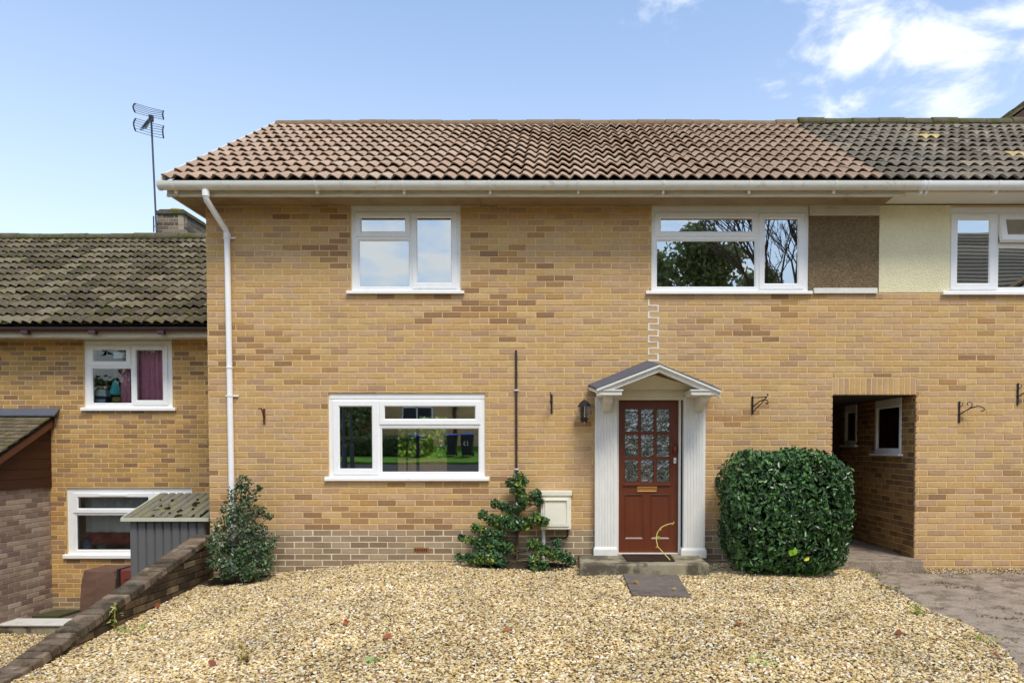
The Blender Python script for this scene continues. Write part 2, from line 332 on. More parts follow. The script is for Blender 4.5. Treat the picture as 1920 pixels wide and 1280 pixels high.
def brick_mesh(c, shape, vertical=False):
    key = (c, shape, vertical)
    if key not in CACHE:
        mb = MB(); mb.cc = c; rr = random.Random(shape * 17 + 3); l, h = BL - JT, BH - JT
        if vertical: l, h = h, l
        brick_geom(mb, -l / 2, l / 2, 0, h, 0, rr); CACHE[key] = mb.mesh('brick', M_brick)
    return CACHE[key]
def emit_bricks(wall, bricks, pal, r, maxparts, score, Yoff=0.0):
    """largest whole bricks become parts of the wall, the rest one joined part"""
    full = sorted([b for b in bricks if b[1]], key=lambda b: score((b[0][0] + b[0][1]) / 2, (b[0][2] + b[0][3]) / 2))
    ids = set(id(b) for b in full[:maxparts]); rest = MB()
    for b in bricks:
        q, f, k = b; cx = (q[0] + q[1]) / 2; c = pal(cx, (q[2] + q[3]) / 2, r)
        if id(b) in ids: place(brick_mesh(c, r.randrange(3)), 'brick', wall, (cx, Yoff + r.uniform(-.0015, .0015), q[2]))
        else: rest.cc = c; brick_geom(rest, *q, Yoff + r.uniform(-.0015, .0015), r)
    if rest.f:
        me = rest.mesh('brickwork', M_brick); place(me, 'brickwork', wall, (0, 0, 0), kind='stuff')
def wall_obj(name, parent, outer, holes, mortar, loc, rotz, thick=.1, yf=.0042):
    """mortar bed of a wall; its own origin carries position and turn, bricks are laid in its local x/z"""
    mb = MB(); plate(mb, outer, holes, yf, thick)
    o = mb.build(name, mortar, origin=(0, 0, 0)); o.parent = parent; o.location = Vector(loc) - wloc(parent); o.rotation_euler = (0, 0, rotz); WLOC[o.name] = Vector(loc)
    return o

# ------------------------------------------------------------------ windows
def rc(px, Y): return WR(*px, Y)
def grow(r, a): return (r[0] - a, r[1] + a, r[2] - a, r[3] + a)
def window(parent, Y, outer, sashes, fixed, sill, gl, head=None, vents=(), label=None, open_sash=None):
    yf = Y + .028; o = rc(outer, yf); S = [(rc(a, yf), rc(b, yf)) for a, b in sashes]; F = [rc(a, yf) for a in fixed]
    mb = MB(); plate(mb, o, [grow(s[0], -.004) for s in S] + [grow(f, .018) for f in F], yf, yf + .07)
    for f in F: mb.ring(grow(f, .018), f, yf + .002, yf + .05, .010, .012)
    w = mb.build('window', M_upvc, parent, bevel=.002)
    if label: w['label'] = label
    for n, (a, g) in enumerate(S):
        m = MB(); m.ring(a, g, yf - .014, yf + .05, .012, .014)
        if n == open_sash:
            s_ = m.build('sash', M_upvc, w, origin=((a[0] + a[1]) / 2, yf - .014, a[3])); s_.rotation_euler = (R(-13), 0, 0)
            p = MB(); p.box(g[0] - .004, g[1] + .004, yf + .004, yf + .008, g[2] - .004, g[3] + .004)
            q = p.build('pane', gl, w, origin=((a[0] + a[1]) / 2, yf - .014, a[3])); q.rotation_euler = (R(-13), 0, 0); continue
        m.build('sash', M_upvc, w)
        p = MB(); p.box(g[0] - .004, g[1] + .004, yf + .004, yf + .008, g[2] - .004, g[3] + .004); p.build('pane', gl, w)
    for g in F:
        p = MB(); p.box(g[0] - .004, g[1] + .004, yf + .018, yf + .022, g[2] - .004, g[3] + .004); p.build('pane', gl, w)
    if head:
        h = rc(head, yf - .004); m = MB(); m.box(h[0], h[1], yf - .006, yf - .0005, h[2], h[3]); m.build('head_trim', M_upvc, w, bevel=.002)
    if sill:
        s0 = rc(sill, Y - .045); m = MB()
        m.prism([(0, 0), (0, 0), (0, 0)], 0, 0) if False else None
        x0, x1, z0, z1 = s0
        pr = [(-.045, z0), (-.045, z1 - .006), (-.04, z1), (.03, z1 + .012), (.03, z0 + .004), (-.03, z0 + .004), (-.03, z0)]
        m.loft([[(x, Y + a, z) for a, z in pr] for x in (x1, x0)]); m.build('sill', M_upvc, w, bevel=.002)
    for v in vents:
        h = rc(v, yf - .02); m = MB(); m.box(h[0], h[1], yf - .026, yf - .0145, h[2], h[3]); m.build('trickle_vent', M_upvc, w, bevel=.003)
    return w
def room(parent, x0, x1, y0, y1, z0, z1, m, back_holes=(), fh=()):
    mb = MB()
    mb.quad((x0, y0, z0), (x0, y0, z1), (x0, y1, z1), (x0, y1, z0)); mb.quad((x1, y0, z0), (x1, y1, z0), (x1, y1, z1), (x1, y0, z1))
    mb.quad((x0, y0, z0), (x0, y1, z0), (x1, y1, z0), (x1, y0, z0)); mb.quad((x0, y0, z1), (x1, y0, z1), (x1, y1, z1), (x0, y1, z1))
    plate(mb, (x0, x1, z0, z1), list(back_holes), y1, y1 + .1)
    return mb.build('room', m, parent)

# ------------------------------------------------------------------ roofs
TW, TG, NOSE_DIRT_SHADE = .30, .322, .5
def tile_geom(mb, c, r, amp=.021):
    n = 14; L = TG + .07; mb.cc = c; jz = r.uniform(-.003, .003); jt = r.uniform(-.003, .003)
    def wv(u): th = 4 * math.pi * u + .6; return amp * (math.sin(th) + .22 * math.sin(2 * th + .5))
    us = [i / n for i in range(n + 1)]
    nose = [(u * TW * .998, 0, .050 + jz + jt * u + wv(u)) for u in us]; mid = [(u * TW * .998, .010, .054 + jz + jt * u + wv(u)) for u in us]
    tail = [(u * TW * .998, L, .006 + wv(u)) for u in us]; under = [(u * TW * .998, .006, .034 + jz + wv(u)) for u in us]; utail = [(u * TW * .998, L, -.012 + wv(u)) for u in us]
    mb.cc = tuple(q * NOSE_DIRT_SHADE for q in c); mb.loft([utail, under, nose], False, False); mb.cc = c; mb.loft([nose, mid, tail], False, False)  # nose and underside coloured darker: weathered edge, and mainly painted shadow
    b = len(mb.v) - 6 * (n + 1)
    for e in (0, n): mb.f.append((b + (n + 1) + e, b + 3 * (n + 1) + e, b + 5 * (n + 1) + e, b + e) if e == 0 else (b + e, b + 5 * (n + 1) + e, b + 3 * (n + 1) + e, b + (n + 1) + e)); mb.c.append(c)
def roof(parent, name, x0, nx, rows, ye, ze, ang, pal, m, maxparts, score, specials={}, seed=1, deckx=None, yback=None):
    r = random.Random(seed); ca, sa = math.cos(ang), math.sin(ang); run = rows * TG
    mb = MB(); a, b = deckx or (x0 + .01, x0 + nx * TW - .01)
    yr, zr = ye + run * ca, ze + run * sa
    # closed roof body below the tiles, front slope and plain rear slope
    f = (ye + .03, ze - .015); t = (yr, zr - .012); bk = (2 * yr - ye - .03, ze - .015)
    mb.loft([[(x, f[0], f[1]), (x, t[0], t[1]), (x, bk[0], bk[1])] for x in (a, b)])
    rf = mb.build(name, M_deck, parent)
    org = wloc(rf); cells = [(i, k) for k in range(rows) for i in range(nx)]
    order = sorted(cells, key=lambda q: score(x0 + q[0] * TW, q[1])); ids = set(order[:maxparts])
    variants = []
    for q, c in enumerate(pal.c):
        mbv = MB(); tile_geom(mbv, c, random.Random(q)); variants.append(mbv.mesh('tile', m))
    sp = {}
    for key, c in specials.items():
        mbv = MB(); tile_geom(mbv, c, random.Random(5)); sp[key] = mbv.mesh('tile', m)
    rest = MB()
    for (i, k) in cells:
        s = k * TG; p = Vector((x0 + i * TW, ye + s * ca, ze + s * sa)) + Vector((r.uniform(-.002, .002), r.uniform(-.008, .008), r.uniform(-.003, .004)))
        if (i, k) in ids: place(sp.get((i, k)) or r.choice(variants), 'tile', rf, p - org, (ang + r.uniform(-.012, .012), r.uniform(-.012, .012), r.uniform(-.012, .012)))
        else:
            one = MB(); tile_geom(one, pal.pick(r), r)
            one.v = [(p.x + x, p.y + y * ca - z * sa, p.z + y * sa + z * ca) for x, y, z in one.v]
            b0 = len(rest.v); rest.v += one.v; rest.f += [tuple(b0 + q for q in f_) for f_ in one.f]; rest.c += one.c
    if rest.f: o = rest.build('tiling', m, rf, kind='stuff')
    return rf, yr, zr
def ridge(parent, x0, x1, y, z, m, seed, rad=.095, sag=None):
    r = random.Random(seed); n = max(1, round((x1 - x0) / .45)); l = (x1 - x0) / n
    for i in range(n):
        a, b = x0 + i * l + .003, x0 + (i + 1) * l - .003; mb = MB(); dz = r.uniform(-.011, .011) + (sag(a) if sag else 0)
        loops = []
        for x in (a, a + .01, (a + b) / 2, b - .01, b):
            e = .93 if x in (a, b) else 1 + r.uniform(-.02, .02)
            loops.append([(x, y + rad * e * 1.15 * math.cos(t), z + dz - .03 + rad * e * math.sin(t)) for t in [math.pi * k / 9 for k in range(10)]] + [(x, y - rad * 1.05, z - .06), (x, y + rad * 1.05, z - .06)])
        mb.loft(loops); mb.build('ridge_tile', m, parent, smooth=False)
def gutter(parent, x0, x1, yc, zt, rad, m, clips, clipm, name='gutter', caps=(True, True), deep=1.0):
    mb = MB(); n = 12
    def arc(r_, e=0): return [(yc - r_ * math.cos(math.pi * k / n), zt - (r_ * deep) * math.sin(math.pi * k / n) ** .8) for k in range(n + 1)]
    out, inn = arc(rad), arc(rad - .006)
    mb.loft([[(x, y, z) for y, z in out + inn[::-1]] for x in (x0, x1)])
    for x, c in ((x0, caps[0]), (x1, caps[1])):
        if c: mb.loft([[(x + q, y, z) for y, z in arc(rad + .004)] for q in (-.012, .012)])
    g = mb.build(name, m, parent, smooth=True); g.data.set_sharp_from_angle(angle=R(35))
    for cx in clips:
        c = MB()
        c.loft([[(x, y, z) for y, z in arc(rad + .006) + arc(rad + .0005)[::-1]] for x in (cx - .012, cx + .012)]); c.box(cx - .014, cx + .014, yc + rad * .2, yc + rad + .01, zt - rad * deep - .035, zt - rad * deep * .8)
        c.build('gutter_clip', clipm, g)
    return g

# ------------------------------------------------------------------ terrain
def sstep(a, b, x): t = min(1, max(0, (x - a) / (b - a))); return t * t * (3 - 2 * t)
def gz(x, y):
    """surface of the gravel drive"""
    u = max(0, -y); z = -.03 - .034 * u
    z -= (.185 + .04 * min(u, 3)) * sstep(-2.0, -4.4, x); z -= .03 * max(0, x - 2)
    return z + .034 * mnoise.noise((x * .9, y * .55, 3)) * sstep(.1, .6, u)
def pathx(y):
    pts = [(2, 3.62), (-.43, 3.56), (-1.33, 3.46), (-1.96, 3.42), (-2.27, 3.45), (-2.55, 3.50), (-3.03, 3.44), (-3.36, 3.35), (-3.74, 3.18), (-4.2, 2.92), (-5, 2.4), (-6, 2.1), (-9.2, 1.2)]
    for (a, xa), (b, xb) in zip(pts[:-1], pts[1:]):
        if y >= b: return xa + (xb - xa) * (a - y) / (a - b)
    return pts[-1][1]
def pathz(x, y): return -.105 - .024 * max(0, -y) + .01 * mnoise.noise((x * 1.3, y * 1.3, 9))
def street_z(y): return -.36 + max(0, -9 - y) * .085 if y > -60 else -.36 + 51 * .085
def sheet(name, xs, ys, zf, m, kind='structure', skirt=0):
    """grid sheet; xs(y, t) for t in 0..1"""
    mb = MB(); nx = xs[1]; rows = [[(xs[0](y, i / nx), y, zf(xs[0](y, i / nx), y)) for i in range(nx + 1)] for y in ys]
    vs = [p for r_ in rows for p in r_]; fs = []
    for k in range(len(ys) - 1):
        for i in range(nx): a = k * (nx + 1) + i; fs.append((a, a + nx + 1, a + nx + 2, a + 1))
    mb.add(vs, fs)
    if skirt:
        for k in range(len(ys) - 1):
            for i in (0, nx):
                a, b = rows[k][i], rows[k + 1][i]; mb.quad(a, b, (b[0], b[1], b[2] - skirt), (a[0], a[1], a[2] - skirt))
        for k in (0, len(ys) - 1):
            for i in range(nx): a, b = rows[k][i], rows[k][i + 1]; mb.quad(a, b, (b[0], b[1], b[2] - skirt), (a[0], a[1], a[2] - skirt))
    return tag(mb.build(name, m, smooth=True, origin=(0, 0, 0)), kind=kind)
lin = lambda a, b, n: [a + (b - a) * i / n for i in range(n + 1)]
M_earth = mat('earth', srgb(104, 96, 60), rough=1, spec=.05, var=.3, vscale=.8, fine=.2, fscale=30)
M_gravelbed = mat('gravel_bed', srgb(104, 84, 52), rough=1, spec=.05, var=.2, vscale=4, fine=.5, fscale=90, bump=1, bscale=90, bdist=.015)
M_asphalt = mat('asphalt', (.05, .05, .052), rough=.9, spec=.2, var=.2, vscale=.7, fine=.3, fscale=120)
M_grass = mat('lawn', (.11, .24, .03), rough=.95, spec=.1, var=.3, vscale=1.5, fine=.35, fscale=40, bump=1, bscale=60, bdist=.03)
sheet('ground', (lambda y, t: -900 + 1800 * t, 24), [900, 200, 60, 12, 8, -7, -9] + lin(-10, -60, 10) + [-200, -900],
      lambda x, y: (-1.6 if y >= -7 else street_z(y) - .25), M_earth)
gravel_bed = sheet('gravel_drive', (lambda y, t: -4.40 + (pathx(y) + .03 + 4.40) * t, 60), lin(.02, -9.2, 60), gz, M_gravelbed, skirt=.3)
sheet('path', (lambda y, t: pathx(y) + (9.0 - pathx(y)) * t, 26), lin(-.02, -9.2, 36), pathz, M_concrete, skirt=.25)
def lowz(x, y): return -1.22 - .012 * max(0, 1.1 - y)
lower_gravel = sheet('lower_gravel', (lambda y, t: -13 + 8.42 * t, 40), lin(1.12, -9.2, 40), lowz, M_gravelbed)
sheet('yard_paving', (lambda y, t: -13 + 8.55 * t, 10), lin(2.16, 1.1, 4), lambda x, y: -1.115, M_slab)
sheet('road', (lambda y, t: -80 + 160 * t, 8), lin(-9.2, -21.5, 6), lambda x, y: street_z(y), M_asphalt)
sheet('grass_verge', (lambda y, t: -80 + 160 * t, 8), lin(-21.5, -58, 8), lambda x, y: street_z(y) + .1, M_grass, skirt=.15)

# ------------------------------------------------------------------ the house
H = empty('terraced_house', (-.3, 0, -.05), 'two storey buff brick house with pinkish brown tiled roof, white windows and red door', 'house')
XL, XS = WX(391), 3.87
ZT = WZ(384)
ZP = WZ(993)
r_h = random.Random(21)
w1o, w2o, w3o = (659, 864, 386, 548), (1221, 1515.5, 386.5, 549), (617, 910, 737, 895)
hw = [rc(w1o, .028), rc(w2o, .028), rc(w3o, .028)]
panel = (rc((1515.5, 1530, 386, 549), .028)[0], XS, WZ(549), ZT + .1)
PX0, PX1, PZ = WX(1561), WX(1716), WZ(740)
passage = (PX0, PX1, -1, PZ)
soldier = (PX0 - .002, PX1 + .002, PZ, WZ(707))
doorhole = (WX(1130), WX(1308), -1, WZ(742))
zb = ZP
ph = 1.146
r_b = random.Random(4)
allb = lay(XL, 7.0, ZP, ZT, hw + [panel, (XS, WX(1774, .028), WZ(549), ZT + .1), rc((1774, 2010, 388, 549), .028), passage, soldier, doorhole], zb, ph, r_b)
plb = lay(XL, 7.0, -.35, ZP, [passage, doorhole], zb, ph, r_b)
def pal_h(x, z, r):
    # browner batches of bricks lie in loose drifts over the whole wall
    p = .34 * sstep(-.05, .45, mnoise.noise((x * .55 + 3.1, 2.0, z * 1.1 + 1.7)))
    return (P_brown if r.random() < p else P_buff).pick(r)
holes_m = hw + [panel, (PX0 - .02, PX1 + .02, -1, PZ + .003), doorhole]
fw = wall_obj('front_wall', H, (XL + .005, XS, ZP, ZT), holes_m, M_mortar, (0, 0, 0), 0)
hidden = lambda x, z: (1.75 < x < 3.4 and z < 1.45) or (.3 < x < 1.85 and z < 2.45) or (x < -3.4 and z < 1)
emit_bricks(fw, [b for b in allb if (b[0][0] + b[0][1]) / 2 < XS], pal_h, r_b, 296, lambda x, z: (x + .9) ** 2 + 1.5 * (z - 2.0) ** 2 + (99 if hidden(x, z) else 0))
pw = wall_obj('plinth', H, (XL + .005, PX0 - .02, -.4, ZP), [doorhole], M_mortar_pale, (0, 0, 0), 0)
emit_bricks(pw, [b for b in plb if (b[0][0] + b[0][1]) / 2 < XS], lambda x, z, r: P_plinth.pick(r), r_b, 200, lambda x, z: abs(x + 1) + (9 if hidden(x, z) else 0))
# soldier course over the passage (left half belongs to this house)
NH = empty('terraced_house', (5.4, 0, -.1), 'adjoining brick house on the right with grey lichened roof and cream rendered panel', 'house')
nw = wall_obj('front_wall', NH, (XS, 7.0, -.4, ZT), [(XS - 1, WX(1774, .028), WZ(549), ZT + .1), rc((1774, 2010, 388, 549), .028), (PX0, PX1 + .02, -1, PZ + .003)], M_mortar, (0, 0, 0), 0)
emit_bricks(nw, [b for b in allb + plb if (b[0][0] + b[0][1]) / 2 >= XS], pal_h, r_b, 296, lambda x, z: x)
ns = 15; sw = (PX1 - PX0) / ns; hs = soldier[3] - soldier[2]
for i in range(ns):
    x = PX0 + (i + .5) * sw; mb = MB(); mb.cc = P_buff.pick(r_b); brick_geom(mb, -sw / 2 + .005, sw / 2 - .005, .004, hs - .006, 0, r_b)
    me = mb.mesh('brick', M_brick); place(me, 'brick', fw if x < XS else nw, (x, 0, PZ))
# side, rear walls and gable
sw_ = wall_obj('side_wall', H, (-5.6, -.032, -1.2, ZT), [], M_mortar, (XL, 0, 0), R(-90))
emit_bricks(sw_, lay(-5.6, -.034, -1.2, ZT, [], zb, .05, r_b), pal_h, r_b, 0, lambda x, z: 0)
mb = MB(); bx0, bx1, bzt = WX(740, 5.5), WX(838, 5.5), 2.05
plate(mb, (XL + .12, XS, -1.2, ZT), [(bx0, bx1, .05, bzt)], 5.5, 5.6); mb.build('rear_wall', M_mortar, H)
mb = MB(); plate(mb, (XS, 7.0, -1.2, ZT), [], 5.5, 5.6); mb.box(6.9, 7.0, .12, 5.5, -.4, ZT); mb.build('rear_wall', M_mortar, NH)
# airbrick
ax = rc((776, 804, 1026.5, 1035), 0); mb = MB(); plate(mb, ax, [(ax[0] + .012 + i * .0235, ax[0] + .026 + i * .0235, ax[2] + .012, ax[3] - .012) for i in range(7)], -.006, .01)
M_terra = mat('terracotta', srgb(150, 96, 62), rough=.9, var=.15, vscale=30); ab = mb.build('air_brick', M_terra, pw); mb = MB(); mb.box(ax[0] + .008, ax[1] - .008, -.001, .0035, ax[2] + .008, ax[3] - .008); mb.build('slot_shade_plate', M_deck, pw)  # near-black plate behind the slots: shade of the hollow put into colour
# white mortar zigzag repair
zz = MB(); k0 = math.ceil((WZ(676) - zb) / BH); k1 = math.floor((WZ(553) - zb) / BH)
for k in range(k0, k1):
    x = ph if k % 2 == 0 else ph - BL / 2; za = zb + k * BH
    zj = lambda: r_b.uniform(-.004, .004)
    zz.loft([[(x - .010 + zj(), yq, za - .006), (x + .010 + zj(), yq, za - .006), (x + .009 + zj(), yq, za + BH * .5), (x + .010 + zj(), yq, za + BH + .006), (x - .010 + zj(), yq, za + BH + .006), (x - .009 + zj(), yq, za + BH * .5)] for yq in (.006, -.0035)])
    xo = ph - BL / 2 if k % 2 == 0 else ph
    xa_, xb_ = min(x, xo), max(x, xo); zz.loft([[(xa_ - .010, yq, za - .007 + zj()), ((xa_ + xb_) / 2, yq, za - .007 + zj()), (xb_ + .010, yq, za - .007 + zj()), (xb_ + .010, yq, za + .007 + zj()), ((xa_ + xb_) / 2, yq, za + .007 + zj()), (xa_ - .010, yq, za + .007 + zj())] for yq in (.006, -.003)])
zz.build('mortar_repair', M_mortar_white, fw)

# windows
window(H, 0, w1o, [((667.5, 769, 398, 444), (678, 759.5, 409, 434)), ((773, 857, 398, 541), (782.5, 845.5, 409, 530))], [(674, 766, 451.5, 537)], (649, 870, 544.5, 550), G_up, head=(660, 863, 387, 396))
window(H, 0, w2o, [((1228, 1420.5, 399, 443.5), (1239, 1410, 410, 434)), ((1423.5, 1507, 400, 542), (1434, 1495, 411, 531.5))], [(1232, 1415, 452, 537)], (1211.5, 1524, 545, 550.5), G_up, head=(1222, 1514, 387.5, 397))
window(H, 0, w3o, [((625, 710, 751, 889), (637, 697.5, 762, 878)), ((712, 901, 752, 795.6), (721.5, 890.5, 762, 785))], [(716, 897, 803.5, 884)], (608, 917, 895, 901), G_low, head=(618, 909, 738, 747))
window(NH, 0, (1774, 2010, 388, 549), [((1782, 1869, 401, 543), (1795, 1854, 413, 531)), ((1872, 2000, 401, 455), (1884, 1988, 412, 443))], [(1873, 1998, 465, 538)], (1769, 2015, 546, 552), G_up, head=(1775, 2009, 389, 398), vents=[(1806, 1846, 404, 408)], open_sash=1)
# rendered panels beside the upper windows
mb = MB(); p = (panel[0] + .002, XS - .003, WZ(545), ZT - .002); mb.box(p[0], p[1], .012, .09, p[2], p[3]); mb.build('render_panel', M_render_brown, H)
t = rc((1515.8, 1646, 387.5, 404), 0); mb = MB(); mb.box(panel[0] + .003, XS - .001, -.012, .0115, t[2], ZT - .003); mb.build('panel_head_board', M_fascia, H, bevel=.002)
t = rc((1526, 1645, 540, 550), -.02); mb = MB(); mb.box(t[0], t[1], -.03, .0115, t[2], t[3]); mb.build('panel_sill', M_upvc_old, H, bevel=.003)
mb = MB(); mb.box(XS + .001, WX(1774, .028) - .002, .004, .09, WZ(548), ZT - .002); mb.build('render_panel', M_render_cream, NH)

# rooms behind the glass
room(H, XL + .2, .2, .11, 3.4, 2.75, ZT - .02, M_room); room(H, .5, XS - .05, .11, 3.4, 2.75, ZT - .02, M_room); room(NH, XS + .1, 6.8, .11, 3.4, 2.75, ZT - .02, M_room)
room(H, XL + .2, -.35, .11, 5.49, .05, 2.4, M_room, [(bx0, bx1, .05, bzt)])
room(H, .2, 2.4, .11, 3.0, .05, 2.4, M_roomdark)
def curtain(parent, x0, x1, y, z0, z1, m, folds, amp=.025, name='curtain'):
    mb = MB(); n = folds * 6
    L0 = [(x0 + (x1 - x0) * i / n, y + amp * math.sin(i / 6 * 2 * math.pi) + .006 * math.sin(i * 1.7), z1) for i in range(n + 1)]
    L1 = [(x0 + (x1 - x0) * i / n + .01 * math.sin(i * .9), y + amp * 1.3 * math.sin(i / 6 * 2 * math.pi + .3), z0) for i in range(n + 1)]
    mb.loft([L0, L1], False, False); return mb.build(name, m, parent, smooth=True)
M_net = mat('pale_curtain', srgb(214, 208, 196), rough=.9, var=.05)
a = rc((1232, 1252, 452, 548), .3); tag(curtain(None, a[0] - .02, a[1] + .02, .3, a[2], a[3] + .1, M_net, 3, .015), 'pale curtain at the left edge of the wide upper window', 'curtain')
# glazed garden door at the back of the ground floor room
gd = MB(); sp = bx0 + (bx1 - bx0) * .47
plate(gd, (bx0, sp, .05, bzt), [(bx0 + .05 + i * ((sp - bx0 - .1) / 2) + .012, bx0 + .05 + (i + 1) * ((sp - bx0 - .1) / 2) - .012, .15 + k * .36, .15 + (k + 1) * .36 - .025) for i in range(2) for k in range(5)], 5.49, 5.53)
M_blackpaint = mat('black_paint', (.01, .01, .01), rough=.5, var=.1)
gdo = gd.build('garden_door', M_blackpaint, H)

# soffit, fascia, gutter, roof
ZS = WZ(385.5)
cuts = [XL, -2.35, WX(905), WX(1275), WX(1455), XS + .03]
for a, b in zip(cuts[:-1], cuts[1:]):
    mb = MB(); mb.box(a + .002, b - .002, -.362, -.001, ZS, ZS + .012); mb.build('soffit_board', M_soffit, H)
zf0 = WZ(369, -.38)
mb = MB(); mb.box(-4.68, XS + .12, -.382, -.363, zf0, zf0 + .16); mb.box(-4.682, XS + .122, -.387, -.382, zf0 + .002, zf0 + .03); mb.build('fascia_board', M_fascia, H, bevel=.002)
mb = MB(); mb.box(XS + .005, 7.2, -.362, -.001, ZS + .02, ZS + .032); mb.build('soffit_board', M_soffit_w, NH)
mb = MB(); mb.box(XS + .122, 7.2, -.376, -.3625, ZS + .018, ZS + .16); mb.build('fascia_board', M_upvc_old, NH, bevel=.002)
gy = -.452
gzt = WZ(338.5, gy - .06)
gutter(H, -4.715, WX(1716, gy), gy, gzt, .062, M_upvc_old, [WX(x, gy) for x in (335, 598, 760, 920, 1084, 1242, 1402, 1560)], M_upvc_old, caps=(True, False), deep=1.38)
gutter(NH, WX(1716, gy) + .002, 7.2, gy, gzt, .0625, M_upvc, [WX(1722, gy), WX(1732, gy), WX(1862, gy)], M_upvc, caps=(False, True), deep=1.38)
YE, YR = -.43, 2.76
ZE, ZR = WZ(333, YE) - .03, WZ(234, YR) - .02
ANG = math.atan2(ZR - ZE, YR - YE); ROWS = 12; TG = math.hypot(ZR - ZE, YR - YE) / ROWS
P_tile = Palette([((180, 154, 130), 5), ((176, 150, 126), 4), ((172, 145, 121), 3), ((184, 160, 137), 2)], 14, .03, 12)
P_tileg = Palette([((146, 135, 118), 4), ((134, 124, 108), 4), ((158, 146, 126), 3), ((122, 112, 98), 2)], 12, .06, 13)
P_tilem = Palette([((108, 97, 80), 4), ((96, 86, 70), 4), ((124, 112, 92), 3), ((84, 75, 60), 2)], 12, .08, 14)
X0 = -4.70; NXT = 28
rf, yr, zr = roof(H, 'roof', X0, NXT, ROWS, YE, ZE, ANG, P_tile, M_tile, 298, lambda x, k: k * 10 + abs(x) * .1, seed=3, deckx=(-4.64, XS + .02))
ridge(rf, X0 + .02, 3.4, yr, zr + .02, M_ridge, 3)
ridge(rf, 3.4, X0 + NXT * TW + .05, yr, zr + .035, M_ridge, 4)
NOSE_DIRT_SHADE = .66
spc = {(int((WX(1745, 1.3) - X0 - NXT * TW) / TW), 8): srgb(214, 190, 128), (int((WX(1917, .6) - X0 - NXT * TW) / TW), 4): srgb(208, 186, 136)}
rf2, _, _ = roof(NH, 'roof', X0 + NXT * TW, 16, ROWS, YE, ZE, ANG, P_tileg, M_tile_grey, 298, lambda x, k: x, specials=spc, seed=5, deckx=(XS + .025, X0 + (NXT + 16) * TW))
ridge(rf2, X0 + NXT * TW + .06, X0 + (NXT + 16) * TW, yr, zr + .045, M_ridge_moss, 6, rad=.105)
NOSE_DIRT_SHADE = .5
mb = MB(); mb.box(-4.64, XS + .02, YE + .035, YE + .06, ZE - .06, ZE + .012); mb.build('eaves_filler', M_timber, H)
mb = MB(); mb.box(XS + .025, 7.2, YE + .035, YE + .06, ZE - .06, ZE + .012); mb.build('eaves_filler', M_timber, NH)
# boxed verge at the left gable, with the thin white verge strip
def yz_prism(mb, poly, x0, x1): mb.loft([[(x0, y, z) for y, z in poly], [(x1, y, z) for y, z in poly]])
mb = MB(); up = lambda y: ZE + (y - YE) * math.tan(ANG) - .02
yz_prism(mb, [(-.38, ZS - .005), (.7, ZS - .005), (.7, up(.7) - .22), (yr, up(yr) - .24), (yr, up(yr) - .02), (-.38, up(-.38) - .02)], -4.68, -4.66)
mb.build('barge_board', M_fascia, H); mb = MB(); mb.box(-4.659, XL - .003, -.361, .7, ZS - .002, ZS + .008); mb.build('soffit_board', M_soffit, H)
mb = MB(); yz_prism(mb, [(YE + .0, ZE - .03), (YE + .0, ZE + .062), (yr, zr + .062), (yr, zr - .03)], X0 - .026, X0 - .003); mb.build('verge_strip', M_upvc_old, H)

# downpipe
dpx, dpy = WX(431, -.055), -.055
mb = MB(); zk = WZ(440, -.055)
ox = WX(392.5, gy)
mb.tube([(ox, gy, gzt - .085), (ox, gy, gzt - .16), (ox + .001, gy + .02, gzt - .20), (dpx - .002, dpy - .02, zk + .045), (dpx, dpy, zk), (dpx, dpy, zk - .2), (WX(437, -.055, 1060), dpy, -.17)], .034, 14)
dp = mb.build('downpipe', M_upvc, H, smooth=True)
for zc_, h_ in ((gzt - .125, .07), (zk - .01, .05), (WZ(690), .015), (WZ(1058), .06)):
    c = MB(); xx = ox if zc_ > gzt - .2 else dpx + .02 * max(0, (zk - zc_) / 4.2); c.lathe([(.041, -h_ / 2), (.041, h_ / 2)], (xx, gy if zc_ > gzt - .2 else dpy, zc_), 14); c.build('pipe_collar', M_upvc, dp, smooth=False)
for py in (447, 742):
    z = WZ(py); xx = dpx + .02 * max(0, (zk - z) / 4.2); c = MB(); c.lathe([(.040, -.012), (.040, .012)], (xx, dpy, z), 14); c.box(xx - .07, xx + .085, -.02, -.001, z - .01, z + .01); c.build('pipe_clip', M_upvc, dp)

# passage between the houses
PF = .03; PD = 2.3
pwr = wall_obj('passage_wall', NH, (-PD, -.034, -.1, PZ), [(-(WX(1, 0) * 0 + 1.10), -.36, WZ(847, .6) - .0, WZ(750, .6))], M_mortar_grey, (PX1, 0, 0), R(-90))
def local_window(parent, loc, rotz, x0, x1, z0, z1):
    m = MB(); m.ring((x0, x1, z0, z1), (x0 + .06, x1 - .06, z0 + .07, z1 - .12), -.006, .06, .012, .014); w = m.mesh('window', M_upvc); w = place(w, 'window', parent, Vector(loc) - wloc(parent), (0, 0, rotz))
    m = MB(); m.box(x0 + .055, x1 - .055, .012, .016, z0 + .065, z1 - .115); place(m.mesh('pane', G_low), 'pane', w, (0, 0, 0))
    m = MB(); m.box(x0 - .05, x1 + .05, -.06, .02, z0 - .03, z0 - .002); place(m.mesh('sill', M_upvc), 'sill', w, (0, 0, 0))
    m = MB(); m.box(x0 + .02, x1 - .02, .02, .1, z0 + .02, z1 - .02); place(m.mesh('backing', M_roomdark), 'backing', w, (0, 0, 0))
wz0, wz1 = 1.33, 2.06
hl = [(-1.10, -.36, wz0, wz1), (-2.15, -1.72, wz0 + .12, wz1)]
emit_bricks(pwr, lay(-PD, -.034, -.1, PZ, hl, zb, ph + .05, r_b), lambda x, z, r: P_pass.pick(r), r_b, 120, lambda x, z: -x)
